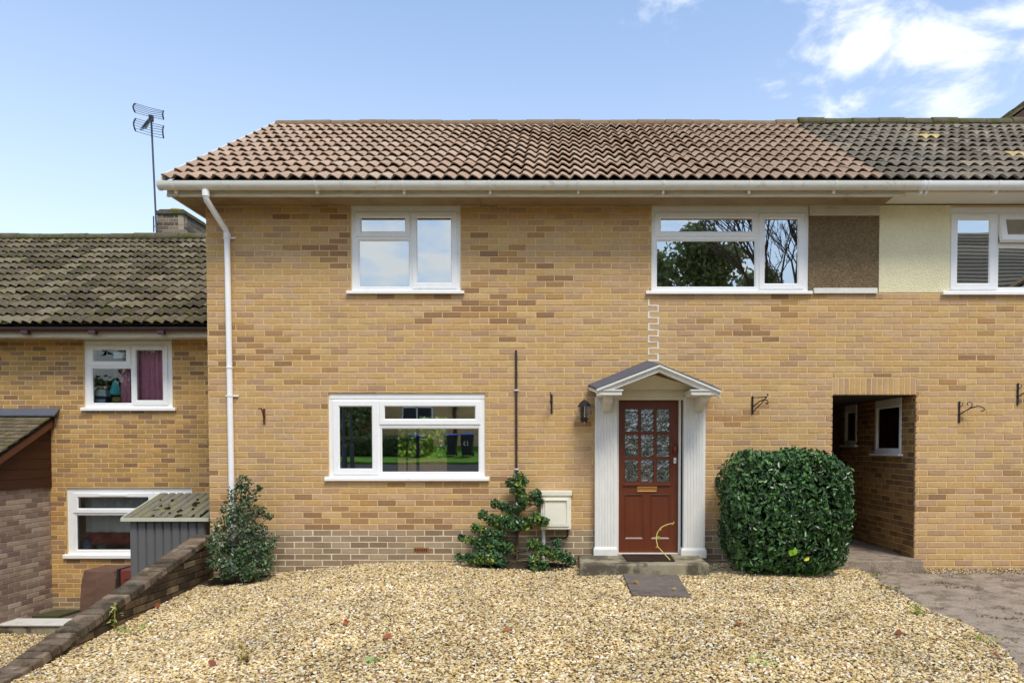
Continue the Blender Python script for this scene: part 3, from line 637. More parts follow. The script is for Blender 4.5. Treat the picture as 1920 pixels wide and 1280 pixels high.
# re-cut the mortar bed for the two small windows
me_old = pwr.data; mb = MB(); plate(mb, (-PD, -.034, -.1, PZ), hl, .007, .1); pwr.data = mb.mesh('passage_wall', M_mortar)
local_window(NH, (PX1, 0, 0), R(-90), *hl[0]); local_window(NH, (PX1, 0, 0), R(-90), *hl[1])
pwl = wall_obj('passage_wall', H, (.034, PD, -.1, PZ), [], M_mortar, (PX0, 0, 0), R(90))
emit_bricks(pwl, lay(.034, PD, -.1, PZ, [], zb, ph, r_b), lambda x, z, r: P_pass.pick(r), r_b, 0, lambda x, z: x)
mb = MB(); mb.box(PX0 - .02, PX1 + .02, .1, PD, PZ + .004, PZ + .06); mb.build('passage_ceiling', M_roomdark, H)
mb = MB(); mb.box(PX0, PX1, PD, PD + .05, PF, PZ); pd_ = None
for i in range(6):
    m = MB(); w_ = (PX1 - PX0) / 6; m.box(PX0 + i * w_ + .004, PX0 + (i + 1) * w_ - .004, PD - .03, PD + .02, PF + .01, PZ - .01)
    if i == 0: pd_ = m.build('passage_door', M_timber, H)
    else: m.build('plank', M_timber, pd_)
m = MB(); m.box(PX0 + .01, PX1 - .01, PD + .0205, PD + .04, PF, PZ); m.build('door_backing', M_timber, pd_)
mb = MB()
mb.loft([[(PX0 - .02, PD, z), (PX1 + .02, PD, z), (PX1 + .02, 0, z), (WX(1735, -.2), -.02, z), (WX(1735, -.2), -.2, z), (PX0 - .35, -.24, z), (PX0 - .35, -.02, z), (PX0 - .02, 0, z)] for z in (-.16, PF)])
tag(mb.build('passage_floor', M_concrete, bevel=.012), kind='structure')

# ------------------------------------------------------------------ door and its surround
YD = .045
dr = rc((1160, 1271, 747, 1035), YD)
panes = [rc((a, b, c, d), YD) for c, d in ((766, 809), (814, 856), (861, 903)) for a, b in ((1171.5, 1196.5), (1201.5, 1226), (1231, 1255.5))]
pan = [rc((1170, 1207, 926, 1011), YD), rc((1219, 1257, 926, 1011), YD)]
mb = MB(); plate(mb, dr, panes + pan, YD, YD + .05)
for q in pan:
    mb.ring(q, grow(q, -.028), YD + .001, YD + .04, .02, .012); i = grow(q, -.0279); mb.box(i[0], i[1], YD + .014, YD + .03, i[2], i[3])
for q in panes: mb.ring(q, grow(q, -.0025), YD + .001, YD + .04, .002, .008)
t = rc((1168, 1257, 906, 910), YD); mb.box(t[0], t[1], YD - .02, YD + .01, t[2], t[3])
door = mb.build('door', M_door, H, bevel=.002); door['label'] = 'red brown front door with nine obscured panes'
for q in panes:
    m = MB(); m.box(q[0] + .001, q[1] - .001, YD + .018, YD + .022, q[2] + .001, q[3] - .001); m.build('pane', G_obs, door)
t = rc((1194, 1232, 911.5, 922), YD); m = MB(); m.ring(t, grow(t, -.018), YD - .012, YD, .006, .006); m.box(t[0] + .018, t[1] - .018, YD - .006, YD, t[2] + .018, t[3] - .018); m.build('letter_plate', M_brass, door, bevel=.001)
kx = WX(1265.5, YD); kz = WZ(840, YD); m = MB()
m.lathe([(.004, .058), (.010, .05), (.006, .04), (.012, .034), (.024, .022)][::-1], (kx, YD - .02, kz), 10); m.lathe([(.010, -.07), (.026, -.055), (.034, -.02), (.034, .0), (.022, .024)], (kx, YD - .02, kz), 10); m.build('knocker', M_copper, door, smooth=True)
lz = WZ(863, YD); m = MB(); m.lathe([(.012, -.036), (.017, -.03), (.017, .03), (.012, .036)], (kx, YD - .008, lz), 12); o = m.build('lock_plate', M_upvc, door, smooth=True)
m = MB(); m.lathe([(.007, -.008), (.007, .008)], (kx, YD - .024, lz), 8); m.build('keyhole', M_brass, door)
m = MB(); a = rc((1162, 1167, 840, 850), YD); m.box(a[0], a[1], YD - .008, YD, a[2], a[3]); m.build('hinge_plate', M_copper, door)
# frame
mb = MB(); fr = rc((1156, 1275.5, 742, 1037), YD); plate(mb, fr, [grow(dr, .003)], YD - .045, YD + .06); mb.build('door_frame', M_paint, H, bevel=.003)
SUR = empty('door_surround', ((fr[0] + fr[1]) / 2, -.1, .08), parent=H)
def pilaster(px0, px1, pyt, pyb, bx0_, bx1_, byt):
    yf = -.105; a = rc((px0, px1, pyt, pyb), yf); mb = MB(); n = 6; w = (a[1] - a[0]); e = .022
    poly = [(a[0], .0), (a[0], yf + .004), (a[0] + e, yf)]
    x = a[0] + e + .006; step = (w - 2 * e - .012) / n
    for i in range(n):
        poly += [(x + step * .10, yf), (x + step * .2, yf + .006), (x + step * .55, yf + .006), (x + step * .65, yf)]; x += step
    poly += [(a[1] - e, yf), (a[1], yf + .004), (a[1], .0)]
    mb.loft([[(x_, y_, z) for x_, y_ in poly] for z in (a[2], a[3])]); p = mb.build('pilaster', M_paint, SUR)
    b = rc((bx0_, bx1_, byt, pyb), yf - .02); m = MB(); m.box(b[0], b[1], yf - .022, -.002, b[2], b[3] - .02)
    m.loft([[(b[0], yf - .022, b[3] - .0199), (b[1], yf - .022, b[3] - .0199), (b[1], -.003, b[3] - .0199), (b[0], -.003, b[3] - .0199)], [(b[0] + .015, yf - .006, b[3] + .01), (b[1] - .015, yf - .006, b[3] + .01), (b[1] - .015, -.003, b[3] + .01), (b[0] + .015, -.003, b[3] + .01)]])
    m.build('pilaster_base', M_paint, SUR, bevel=.003); return a
pl = pilaster(1115.5, 1157, 744, 1043, 1113, 1158, 1027); prr = pilaster(1282, 1322.5, 742, 1046, 1277, 1325, 1029)
mb = MB(); fz = rc((1115, 1323, 731, 744), -.06); mb.box(pl[0] + .03, prr[1] - .03, -.062, -.002, fz[2], fz[3] + .02); mb.box(pl[1] - .02, prr[0] + .02, -.05, -.004, fz[2] - .035, fz[2]); mb.build('lintel', M_cream, SUR, bevel=.003)
# little gabled canopy: slopes run back to the wall
YC_ = -.60
bl, bp, br = (WX(1103, 0, 722), WZ(722)), (WX(1213, 0, 677), WZ(677)), (WX(1335, 0, 728), WZ(722))
fl, fp, f_r = W(1119, 728, YC_), W(1237, 682.5, YC_), W(1352, 731, YC_)
def slab(mb, a, b, c, d, th):
    vs = [Vector(q) for q in (a, b, c, d)]; lo = [q - Vector((0, 0, th)) for q in vs]; mb.loft([lo, vs])
P3 = lambda q, y, dz=0: (q[0], y, q[1] + dz)
for L_, Rr in (((bl, fl), (bp, fp)), ((bp, fp), (br, f_r))):
    m = MB(); slab(m, P3(L_[1], YC_ - .004, .006), P3(Rr[1], YC_ - .004, .006), P3(Rr[0], -.002, .008), P3(L_[0], -.002, .008), .007); m.build('canopy_roof', M_lead, SUR)
for s_, (A, B, Ab, Bb) in enumerate(((fl, fp, bl, bp), (fp, f_r, bp, br))):
    m = MB()
    for j, (o0, o1, dy) in enumerate(((.001, .030, 0), (.030, .048, .022), (.048, .085, .034))):
        yy = YC_ + dy
        m.loft([[(q[0], yy, q[1] - o1), (q[0], yy, q[1] - o0), (q[0], yy + .07, q[1] - o0), (q[0], yy + .07, q[1] - o1)] for q in (A, B)])
    m.build('raking_cornice', M_paint, SUR, bevel=.002)
    m = MB(); slab(m, P3(A, YC_ + .06, -.03), P3(B, YC_ + .06, -.03), P3(Bb, -.002, -.03), P3(Ab, -.002, -.03), .02); m.build('canopy_lining', M_cream, SUR)
m = MB(); ty = -.16; m.prism([(fl[0] + .12, fz[3]), (f_r[0] - .12, fz[3]), (fp[0], fp[1] - .08)], ty, ty + .02); m.build('tympanum', M_cream, SUR)
for a, b in (((1122, 1166), (1133, 1148)), ((1296, 1346), (1313, 1328))):
    t = rc((a[0], a[1], 733, 740.5), YC_ + .05); m = MB(); m.box(t[0], t[1], YC_ + .03, -.107, t[2], t[3]); m.box(t[0] - .015, t[1] + .015, YC_ + .015, -.107, t[3] + .0005, t[3] + .016); m.build('cornice_return', M_paint, SUR, bevel=.003)
    q = rc((b[0], b[1], 741, 755), YC_ + .15); m = MB()
    pr = [(YC_ + .14, q[3] - .002), (YC_ + .14, q[2] + .03), (YC_ + .17, q[2] + .005), (YC_ + .26, q[2]), (YC_ + .36, q[2] - .05), (-.107, q[2] - .09), (-.107, q[3] - .002)]
    m.loft([[(x, y, z) for y, z in pr] for x in (q[1], q[0])]); m.build('bracket', M_paint, SUR, bevel=.002)
# step, mat, slab
ST = .085
m = MB(); sx0, sx1 = .165, 1.64
m.loft([[(sx0, -.78, z), (sx1, -.74, z), (sx1, .0, z), (sx0, .0, z)] for z in (-.2, ST - .0)]); tag(m.build('door_step', M_step, bevel=.014), 'mossy stone doorstep in front of the red brown front door', 'step')
m = MB(); m.loft([[(1.50, -.66, z), (1.80, -.62, z), (1.80, -.02, z), (1.645, -.02, z), (1.645, -.66, z)][::1] for z in (-.2, -.03)]); tag(m.build('stone_block', M_step, bevel=.01), 'low stone block at the right end of the doorstep', 'stone')
def matz(px, py): return None
m = MB(); ma = [(.72, -.58), (1.27, -.60), (1.29, -.12), (.70, -.10)]; m.loft([[(x, y, z) for x, y in ma] for z in (ST + .001, ST + .014)]); tag(m.build('door_mat', M_mat), 'dark brown doormat on the doorstep', 'doormat')
m = MB(); sl = [(.66, -1.74), (1.24, -1.78), (1.27, -.80), (.65, -.80)]; m.loft([[(x, y, gz(x, y) + z) for x, y in sl] for z in (-.03, .035)]); tag(m.build('paving_slab', M_slab, bevel=.008), 'dark grey paving slab set in the gravel before the doorstep', 'slab')

# ------------------------------------------------------------------ things on the wall
def iron_bracket(cx, z0, z1, reach, side, label, y0=-.004, scroll=True):
    """upright bar on the wall, curled arm turned towards side"""
    root = empty('hanging_bracket', (cx, 0, z0), label, 'bracket', 'iron basket brackets on the brick wall'); m = MB(); h = z1 - z0
    m.box(cx - .011, cx + .011, -.012, y0 + .002, z0, z1); m.build('back_bar', M_black, root, bevel=.002)
    d = Vector((math.sin(side), -math.cos(side), 0)); base = Vector((cx, -.014, 0)); m = MB()
    P = lambda u, z: tuple(base + d * (u * reach) + Vector((0, 0, z0 + z * h)))
    arm = [P(0, .38), P(.25, .55), P(.5, .68), P(.75, .74), P(.95, .68), P(1.02, .58), P(.95, .50), P(.86, .54)]
    m.tube(arm, .007, 7); m.build('arm', M_black, root, smooth=True)
    if scroll:
        m = MB(); m.tube([P(.36, .62), P(.50, .72), P(.52, .86), P(.42, .95), P(.30, .90), P(.33, .80)], .006, 6); m.tube([P(.02, .15), P(.12, .22), P(.14, .12), P(.05, .06)], .005, 6); m.tube([P(.02, .74), P(.12, .80), P(.14, .90), P(.04, .94)], .005, 6); m.build('scroll', M_black, root, smooth=True)
    else:
        m = MB(); m.tube([P(0, .10), P(.45, .45), P(.93, .88)], .006, 6); m.tube([P(0, .9), P(.9, .86), P(1.0, 1.0), P(.92, 1.05)], .006, 6); m.build('brace', M_black, root, smooth=True)
iron_bracket(WX(1797), WZ(792), WZ(752), .26, R(52), 'black scrolled iron bracket on the wall right of the passage, lower one')
iron_bracket(WX(1906), WZ(759), WZ(718), .26, R(52), 'black scrolled iron bracket cut by the right picture edge')
iron_bracket(WX(1410), WZ(776), WZ(742), .26, R(28), 'slim black iron bracket between front door and passage', scroll=False)
iron_bracket(WX(1034.5), WZ(775), WZ(739), .2, R(-3), 'straight black iron bracket left of the wall lantern', scroll=False)
root = empty('hook_bracket', (WX(495), 0, WZ(795)), 'rusty iron hook on the wall between downpipe and lower window', 'bracket', 'iron basket brackets on the brick wall')
m = MB(); x = WX(496.5); m.box(x - .012, x + .012, -.012, .0, WZ(795), WZ(766)); M_rust = mat('rusty_iron', srgb(92, 56, 36), rough=.8, var=.3, vscale=60, fine=.2); m.build('back_bar', M_rust, root)
m = MB(); m.tube([(x, -.012, WZ(782)), (x + .012, -.08, WZ(771)), (x + .022, -.15, WZ(766.5)), (x + .012, -.19, WZ(768))], .009, 7); m.build('arm', M_rust, root, smooth=True)

# lantern
lx, ly = WX(1095.5, -.12), -.12; LK = 1.3
LZ = lambda py: WZ(py, ly)
root = empty('wall_lantern', (lx, 0, LZ(795)), 'black half lantern with clear panes on the wall left of the front door', 'lantern')
m = MB(); m.box(lx - .04, lx + .04, -.014, -.001, LZ(790), LZ(760)); m.build('back_plate', M_black, root, bevel=.004)
m = MB(); zt = LZ(762); m.lathe([(.094, 0), (.086, .012), (.062, .045), (.034, .068), (.012, .082)], (lx, ly, zt), 6, R(30)); m.build('lantern_roof', M_black, root)
m = MB(); m.lathe([(.006, .08), (.012, .092), (.006, .104), (.010, .112), (.002, .124)], (lx, ly, zt), 8); m.build('finial', M_chrome, root, smooth=True)
zb_ = LZ(783); m = MB(); m.lathe([(.055, 0), (.086, zt - zb_)], (lx, ly, zb_), 6, R(30)); G_l = glass('lantern_glass', .12, (.75, .78, .78)); m.build('lantern_glass', G_l, root)
m = MB()
for k in range(6):
    a = R(30 + 60 * k); m.tube([(lx + .056 * math.cos(a), ly + .056 * math.sin(a), zb_), (lx + .088 * math.cos(a), ly + .088 * math.sin(a), zt)], .0055, 5)
m.build('ribs', M_chrome, root)
m = MB(); m.lathe([(.004, -.052), (.026, -.036), (.052, -.012), (.060, .0)], (lx, ly, zb_), 6, R(30)); m.build('lantern_base', M_black, root)
m = MB(); m.lathe([(.002, -.082), (.009, -.07), (.005, -.06), (.010, -.05)], (lx, ly, zb_), 8); m.build('drop_finial', M_chrome, root, smooth=True)
m = MB(); m.tube([(lx, -.005, zt + .02), (lx, -.06, zt + .03), (lx, ly, zt + .03)], .012, 8); m.build('arm', M_black, root, smooth=True)

# meter box
q = rc((1014, 1071, 922, 992), -.20); root = empty('meter_box', ((q[0] + q[1]) / 2, 0, q[2]), 'cream plastic meter box low on the wall beside the leafy shrub', 'meter box')
M_box = mat('cream_box', srgb(226, 222, 202), rough=.5, spec=.35, var=.05, vscale=8, stain=(srgb(150, 144, 112), 10, .6, .8, .4))
m = MB(); m.loft([[(q[0], y0, q[2]), (q[1], y0, q[2]), (q[1], y1, q[3]), (q[0], y1, q[3])] for y0, y1 in ((-.20, -.17), (-.001, -.001))]); m.build('body', M_box, root, bevel=.006)
f = grow(q, -.035); f = (f[0] - .01, f[1] + .01, f[2], f[3] - .035); m = MB(); m.loft([[(f[0], y0, f[2]), (f[1], y0, f[2]), (f[1], y1, f[3]), (f[0], y1, f[3])] for y0, y1 in ((-.212, -.190), (-.17, -.15))]); d_ = m.build('door', M_box, root, bevel=.004)
m = MB(); i = grow(f, -.03); m.ring(grow(i, .006), i, -.2135, -.19, .001, .001); m.build('lid', M_box, root)
m = MB(); i = (q[0] - .008, q[1] + .008, q[3] - .045, q[3] + .008); m.box(i[0], i[1], -.195, -.002, i[2], i[3]); m.build('lid_hood', M_box, root, bevel=.004)
m = MB(); x = WX(1019, -.1); m.tube([(x, -.10, q[2] + .02), (x, -.10, -.05)], .022, 8); m.build('supply_pipe', M_upvc_old, root, smooth=True)
m = MB(); x = WX(1064, -.05); m.tube([(x, -.05, q[2] + .02), (x, -.05, q[2] - .10), (x - .03, -.04, q[2] - .125), (x - .22, -.03, q[2] - .13)], .012, 8); m.build('outlet_pipe', M_darkpipe, root, smooth=True)
# slim dark pipe up the wall
m = MB(); x = WX(968.5); m.tube([(x, -.022, gz(x, 0)), (x, -.022, WZ(661)), (x, -.022, WZ(657))], .014, 9); cp = m.build('vent_pipe', M_darkpipe, smooth=True); tag(cp, 'slim dark brown pipe running up the brick wall right of the lower window', 'pipe')
for py in (731.5, 879): c = MB(); c.lathe([(.0185, -.009), (.0185, .009)], (x, -.022, WZ(py)), 9); c.box(x - .03, x + .03, -.012, -.0005, WZ(py) - .007, WZ(py) + .007); c.build('pipe_clip', M_upvc_old, cp)
# bell push beside the hedge
q = rc((1342, 1350, 893, 912), -.02); m = MB(); m.box(q[0], q[1], -.035, -.001, q[2], q[3]); o = m.build('key_safe', M_black, bevel=.006); tag(o, 'small black key safe on the wall left of the clipped bush', 'key safe')
m = MB(); m.box(q[0] + .008, q[1] - .008, -.039, -.0355, q[2] + .015, q[2] + .06); m.build('cover', M_chrome, o)

# ------------------------------------------------------------------ the lower house on the left
YL = 2.14
LH = empty('terraced_house', (-8.4, YL, -1.12), 'lower brick house on the left with mossy grey tiled roof and brown gutter', 'house')
r_l = random.Random(31)
lw1, lw2 = (159, 324.5, 637.5, 765), (127.6, 362, 914, 1041)
ZLT = WZ(637, YL); ZLP = WZ(1119, YL)
hl2 = [rc(lw1, YL + .028), rc(lw2, YL + .028)]
LX0, LX1 = -13.0, XL + .12
lb = lay(LX0, LX1, -1.25, ZLT, hl2, ZLP, -.03, r_l)
lw = wall_obj('front_wall', LH, (LX0, LX1, -1.3, ZLT), hl2, M_mortar, (0, YL, 0), 0)
emit_bricks(lw, lb, lambda x, z, r: (P_plinth if z < ZLP else P_left).pick(r), r_l, 298, lambda x, z: abs(x + 6.5) + abs(z - 1.1) + (50 if x < -8.05 and z < 1.9 else 0))
window(LH, YL, lw1, [((166, 246, 647, 685.5), (176, 236, 656, 677)), ((249, 315, 647.5, 759), (256.5, 305, 656, 750))], [(173.5, 245, 691, 755)], (150, 328, 764, 769.5), G_side, head=(160, 323.5, 638.5, 646), vents=[(177, 233, 649.5, 653), (256, 305, 649.5, 653)])
window(LH, YL, lw2, [((138, 288, 924, 961), (147, 278, 932, 952.5)), ((291, 354, 924, 1034), (299, 345, 933, 1026))], [(144, 287, 966, 1030)], (117, 372, 1040, 1046.5), G_side, vents=[(186, 238, 926, 930)])
room(LH, -9.6, -4.6, YL + .11, 5.5, 1.45, ZLT - .02, M_room); room(LH, -9.6, -4.6, YL + .11, 5.5, -1.1, 1.3, M_room)
mb = MB(); mb.box(LX0, LX1, 8.2, 8.3, -1.3, ZLT); mb.box(LX0, LX0 + .1, YL + .12, 8.2, -1.3, ZLT); mb.build('rear_wall', M_mortar, LH)
yle = YL - .44
mb = MB(); mb.box(LX0, LX1 - .01, YL - .33, YL - .001, ZLT, ZLT + .012); mb.build('soffit_board', M_fascia, LH)
z0 = WZ(632, YL - .35); mb = MB(); mb.box(LX0, LX1 - .008, YL - .35, YL - .332, z0, z0 + .2); mb.build('fascia_board', M_fascia, LH, bevel=.002)
gzl = WZ(612.5, yle - .05)
gutter(LH, LX0, XL - .01, yle + .03, gzl, .055, M_brownplastic, [], M_brownplastic, caps=(False, True), deep=1.1)
for px in (52, 178, 306):
    m = MB(); x = WX(px, yle); m.box(x - .06, x + .04, yle - .02, yle + .05, gzl - .10, gzl - .045); m.build('gutter_clip', M_brownplastic, LH)
YLE, YLR = yle, 5.25
ZLE, ZLR = WZ(606, YLE) - .02, WZ(447, YLR) - .02
ANL = math.atan2(ZLR - ZLE, YLR - YLE); RL = 14; TG_main = TG; TG = math.hypot(ZLR - ZLE, YLR - YLE) / RL
NL = 26; XLR0 = XL - NL * TW
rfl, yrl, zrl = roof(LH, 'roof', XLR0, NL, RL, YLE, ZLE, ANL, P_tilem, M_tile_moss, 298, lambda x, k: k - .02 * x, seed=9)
ridge(rfl, XLR0, XL - .005, yrl, zrl + .04, M_ridge_moss, 8, rad=.11)
TG = TG_main
# moss cushions on the tiles
M_moss = mat('moss', (.10, .105, .022), rough=1, spec=.05, var=.4, vscale=20, fine=.3, fscale=120, bump=1, bscale=120, bdist=.01)
mb = MB(); rr = random.Random(5)
for _ in range(520):
    x = rr.uniform(XLR0, XL - .05); s = rr.betavariate(1, 1.3) * RL
    y, z = YLE + s * (YLR - YLE) / RL, ZLE + s * (ZLR - ZLE) / RL; k = s % 1
    s = math.floor(s) + rr.uniform(.02, .2); y, z = YLE + s * (YLR - YLE) / RL, ZLE + s * (ZLR - ZLE) / RL + .035
    w = rr.uniform(.02, .075); h = rr.uniform(.012, .03); n = 7; ph0 = rr.random() * 6
    mb.loft([[(x + e * w * (1 + .3 * rr.uniform(-1, 1)) * math.cos(ph0 + 6.283 * i / n), y + e * w * .5 * math.sin(ph0 + 6.283 * i / n) * math.cos(ANL), z + q * h - .012 + e * w * .5 * math.sin(ph0 + 6.283 * i / n) * math.sin(ANL)) for i in range(n)] for e, q in ((1, 0), (.8, .7), (.3, 1.1))])
mb.build('moss', M_moss, rfl, kind='stuff')

# chimney of the left house
CYc = 5.6; q = (WX(301, CYc), WX(351, CYc), WZ(470, CYc), WZ(402, CYc))
root = empty('chimney', ((q[0] + q[1]) / 2, CYc + .4, q[2]), 'old brick chimney with mossy capping behind the left ridge', 'chimney')
P_chim = Palette([((128, 116, 100), 3), ((108, 96, 84), 3), ((92, 82, 72), 2)], 9, .08, 2)
rb = random.Random(3)
for nm, loc, rz, x0, x1 in (('stack_face', (0, CYc, 0), 0, q[0], q[1]), ('stack_side', (q[1], CYc, 0), R(90), 0, .9)):
    w_ = wall_obj(nm, root, (x0, x1, q[2] - 1.2, q[3]), [], M_mortar_grey, loc, rz, thick=.12)
    emit_bricks(w_, lay(x0, x1, q[2] - .1, q[3], [], q[3] - .75, x0, rb), lambda x, z, r: P_chim.pick(r), rb, 100, lambda x, z: -z)
m = MB(); m.box(q[0] - .03, q[1] + .03, CYc - .03, CYc + .93, q[3], q[3] + .075); m.build('capping', M_ridge_moss, root, bevel=.01)
m = MB(); m.box(q[0] + .02, q[1] - .02, CYc + .02, CYc + .88, q[3] + .0755, q[3] + .12); m.build('flaunching', M_ridge_moss, root, bevel=.02)
m = MB(); m.lathe([(.13, 0), (.13, .05), (.11, .06), (.11, .0)], ((q[0] + q[1]) / 2, CYc + .25, q[3] + .12), 14); M_pot = mat('clay_pot', srgb(196, 160, 96), rough=.9, var=.1); m.build('pot', M_pot, root)

# aerial
AY = 5.5; ax_, az0 = WX(294.5, AY, 440), WZ(462, AY); tx, tz = WX(283.5, AY, 222), WZ(221, AY)
M_al = mat('dull_aluminium', srgb(86, 88, 92), rough=.5, metal=.6, var=.15, vscale=30)
root = empty('television_aerial', (ax_, AY, az0), 'tall thin television aerial with twin grids fixed beside the left chimney', 'aerial')
m = MB(); m.tube([(ax_, AY, az0), (tx, AY, tz)], .018, 8); m.build('mast', M_al, root, smooth=True)
zc_ = WZ(424, AY); m = MB(); m.box(ax_ - .05, q[0], AY - .012, AY + .012, zc_ - .015, zc_ + .015); m.tube([(q[0] - .01, AY, zc_ - .12), (q[0] - .01, AY, zc_ + .2)], .012, 6); m.build('clamp', M_black, root)
def grid(pxl, pyl0, pyl1, pxr, pyr0, pyr1):
    m = MB(); n = 6
    A = [W(pxl, pyl0 + (pyl1 - pyl0) * i / (n - 1), AY) for i in range(n)]; B = [W(pxr, pyr0 + (pyr1 - pyr0) * i / (n - 1), AY) for i in range(n)]
    bow = lambda i: -.05 * math.sin(math.pi * i / (n - 1))
    for i in range(n): m.tube([(A[i][0], AY - .06 + bow(i), A[i][1]), ((A[i][0] + B[i][0]) / 2, AY - .03, (A[i][1] + B[i][1]) / 2), (B[i][0], AY - .06 + bow(i), B[i][1])], .0055, 5)
    g = m.build('reflector_grid', M_al, root)
    m = MB()
    for C_, s in ((A, -1), (B, 1)): m.tube([(C_[i][0] + s * .012 * math.sin(math.pi * i / (n - 1)), AY - .06 + bow(i), C_[i][1]) for i in range(n)], .014, 6)
    m.build('grid_end', M_black, g)
grid(257, 197, 214, 310, 211, 227); grid(258, 225, 249, 310, 239, 262)
m = MB(); b0, b1 = W(284, 222, AY), W(268, 243, AY - .8); m.tube([(b0[0], AY - .02, b0[1] - .05), (b1[0] + .06, AY - .8, b1[1] + .02)], .010, 6)
for i in range(12):
    t = i / 11; x, y, z = b0[0] + (b1[0] - b0[0]) * t, AY - .06 - .74 * t, b0[1] - .05 + (b1[1] + .07 - b0[1]) * t
    for dz in (-.02, .02): m.tube([(x - .05, y, z + dz - .02), (x + .05, y, z + dz + .02)], .004, 4)
    m.tube([(x - .05, y, z - .04), (x - .05, y, z)], .004, 4); m.tube([(x + .05, y, z), (x + .05, y, z + .04)], .004, 4)
m.build('boom', M_al, root)
m = MB(); m.box(b0[0] - .03, b0[0] + .03, AY - .05, AY + .03, b0[1] - .06, b0[1] + .05); m.build('mast_clamp', M_black, root)

# lean-to extension
EF = .25; EX = WX(93, YL); EZ = WZ(912, YL); 
EXT = empty('lean_to_porch', (EX - 1.5, 0, -1.2), 'lean-to with pinkish grey brick wall, dark boards and mossy roof at left edge', 'porch')
ew = wall_obj('side_wall', EXT, (EF, YL - .002, -1.25, EZ), [], M_mortar_grey, (EX, 0, 0), R(90))
re_ = random.Random(77)
emit_bricks(ew, lay(EF, YL - .004, -1.25, EZ, [], EZ - 30 * BH, .02, re_), lambda x, z, r: P_ext.pick(r), re_, 298, lambda x, z: -x)
zt0 = WZ(783, YL); slope = .55
for i in range(7):
    z0 = EZ + i * .145
    if z0 > zt0 - .05: break
    m = MB(); yA = YL - .003; yB = max(EF, YL - (zt0 - .06 - z0) / slope)
    yT = max(EF, YL - (zt0 - .06 - z0 - .14) / slope); z1 = z0 + .14
    if yT >= yA - .02: yT = yA - .02; z1 = min(z1, zt0 - .05)
    poly = [(yB, z0), (yA, z0), (yA, z1), (yT, z1)]; m.loft([[(EX + .004, y, z) for y, z in poly], [(EX + .026 - .012 * 0, y, z) for y, z in poly]]); m.build('board', M_timber, EXT)
m = MB(); m.loft([[(x, YL - .004, EZ), (x, EF, EZ), (x, EF, EZ + .02), (x, YL - .004, zt0 - .1)] for x in (EX - .1, EX + .003)]); m.build('board_backing', M_timber, EXT)
m = MB(); m.loft([[(x, YL - .004, zt0 - .13), (x, EF - .12, zt0 - .13 - (YL - EF + .12) * slope), (x, EF - .12, zt0 + .01 - (YL - EF + .12) * slope), (x, YL - .004, zt0 + .01)] for x in (EX + .06, EX + .085)]); m.build('barge_board', M_barge, EXT, bevel=.003)
la = math.atan(slope); mb = MB(); xr_ = EX + .10
mb.loft([[(x, YL - .004, zt0 - .02), (x, EF - .16, zt0 - .02 - (YL - EF + .16) * slope), (x, EF - .16, zt0 + .005 - (YL - EF + .16) * slope), (x, YL - .004, zt0 + .005)] for x in (xr_ - 5, xr_ - .01)]); lr = mb.build('roof', M_deck, EXT)
rr = random.Random(8); nt_ = 0; vm = []
for q_ in range(8):
    m = MB(); m.cc = P_tilem.c[q_]; m.box(0, .164, -.19, 0, 0, .014); vm.append(m.mesh('tile', M_tile_moss))
org = wloc(lr)
for k in range(20):
    y = YL - .03 - k * .10
    for i in range(16):
        x = xr_ - (i + 1) * .168 + (.084 if k % 2 else 0)
        if x > xr_ - .1: x = xr_ - .164
        place(rr.choice(vm), 'tile', lr, Vector((x + rr.uniform(-.003, .003), y, zt0 + .034 - (YL - y) * slope + rr.uniform(-.003, .003))) - org, (la - .10, 0, 0))
t = rc((0, 104, 770, 780), YL - .06); m = MB(); m.loft([[(x, YL - .002, t[3] + .02), (x, YL - .12, t[2] - .0), (x, YL - .12, t[2] + .018), (x, YL - .002, t[3] + .04)] for x in (-11, WX(105, YL - .1))]); m.build('lead_flashing', M_lead, EXT)
m = MB(); m.box(EX - 4, EX - .1, EF, EF + .1, -1.3, EZ); m.build('front_wall', M_mortar_grey, EXT)

# step edging, drain cover, covered barbecue, red case
m = MB(); m.box(-12, WX(131, 1.3) - .01, 1.12, 1.45, -1.26, -1.1105); KB = m.build('edging_base', M_step);
m = MB(); m.box(-12, WX(131, 1.3), 1.10, 1.46, -1.11, -1.085); M_kerb = mat('pale_concrete', srgb(206, 204, 196), rough=.9, spec=.15, var=.06, vscale=4, fine=.08, stain=(srgb(150, 146, 134), 3, .55, .75, .5)); KT = m.build('concrete_edging', M_kerb, bevel=.006); tag(KT, 'pale concrete edging below the pinkish brick wall at left', 'kerb'); KB.parent = KT; KB.location = wloc(KB) - wloc(KT)
M_drain = mat('mossy_cover', srgb(72, 70, 44), rough=.95, var=.2, vscale=12, moss=((.05, .07, .012), 9, .5, .65, .6))
a0, a1 = WX(76, 1.8), WX(132, 1.8); m = MB(); m.loft([[(a0, 1.56, z), (a1 - .05, 1.56, z), (a1, 1.95, z), (a0 + .1, 1.95, z)] for z in (-1.114, -1.07)]); tag(m.build('drain_cover', M_drain, bevel=.006), 'mossy dark drain cover on the paving behind the edging', 'drain cover')
M_cover = mat('brown_fabric', srgb(104, 78, 62), rough=.85, var=.12, vscale=5, bump=.4, bscale=8, bdist=.03)
a0, a1, zt_ = WX(157, 1.4), WX(219, 1.4), WZ(1066, 1.4); mb = MB(); rr = random.Random(2); loops = []
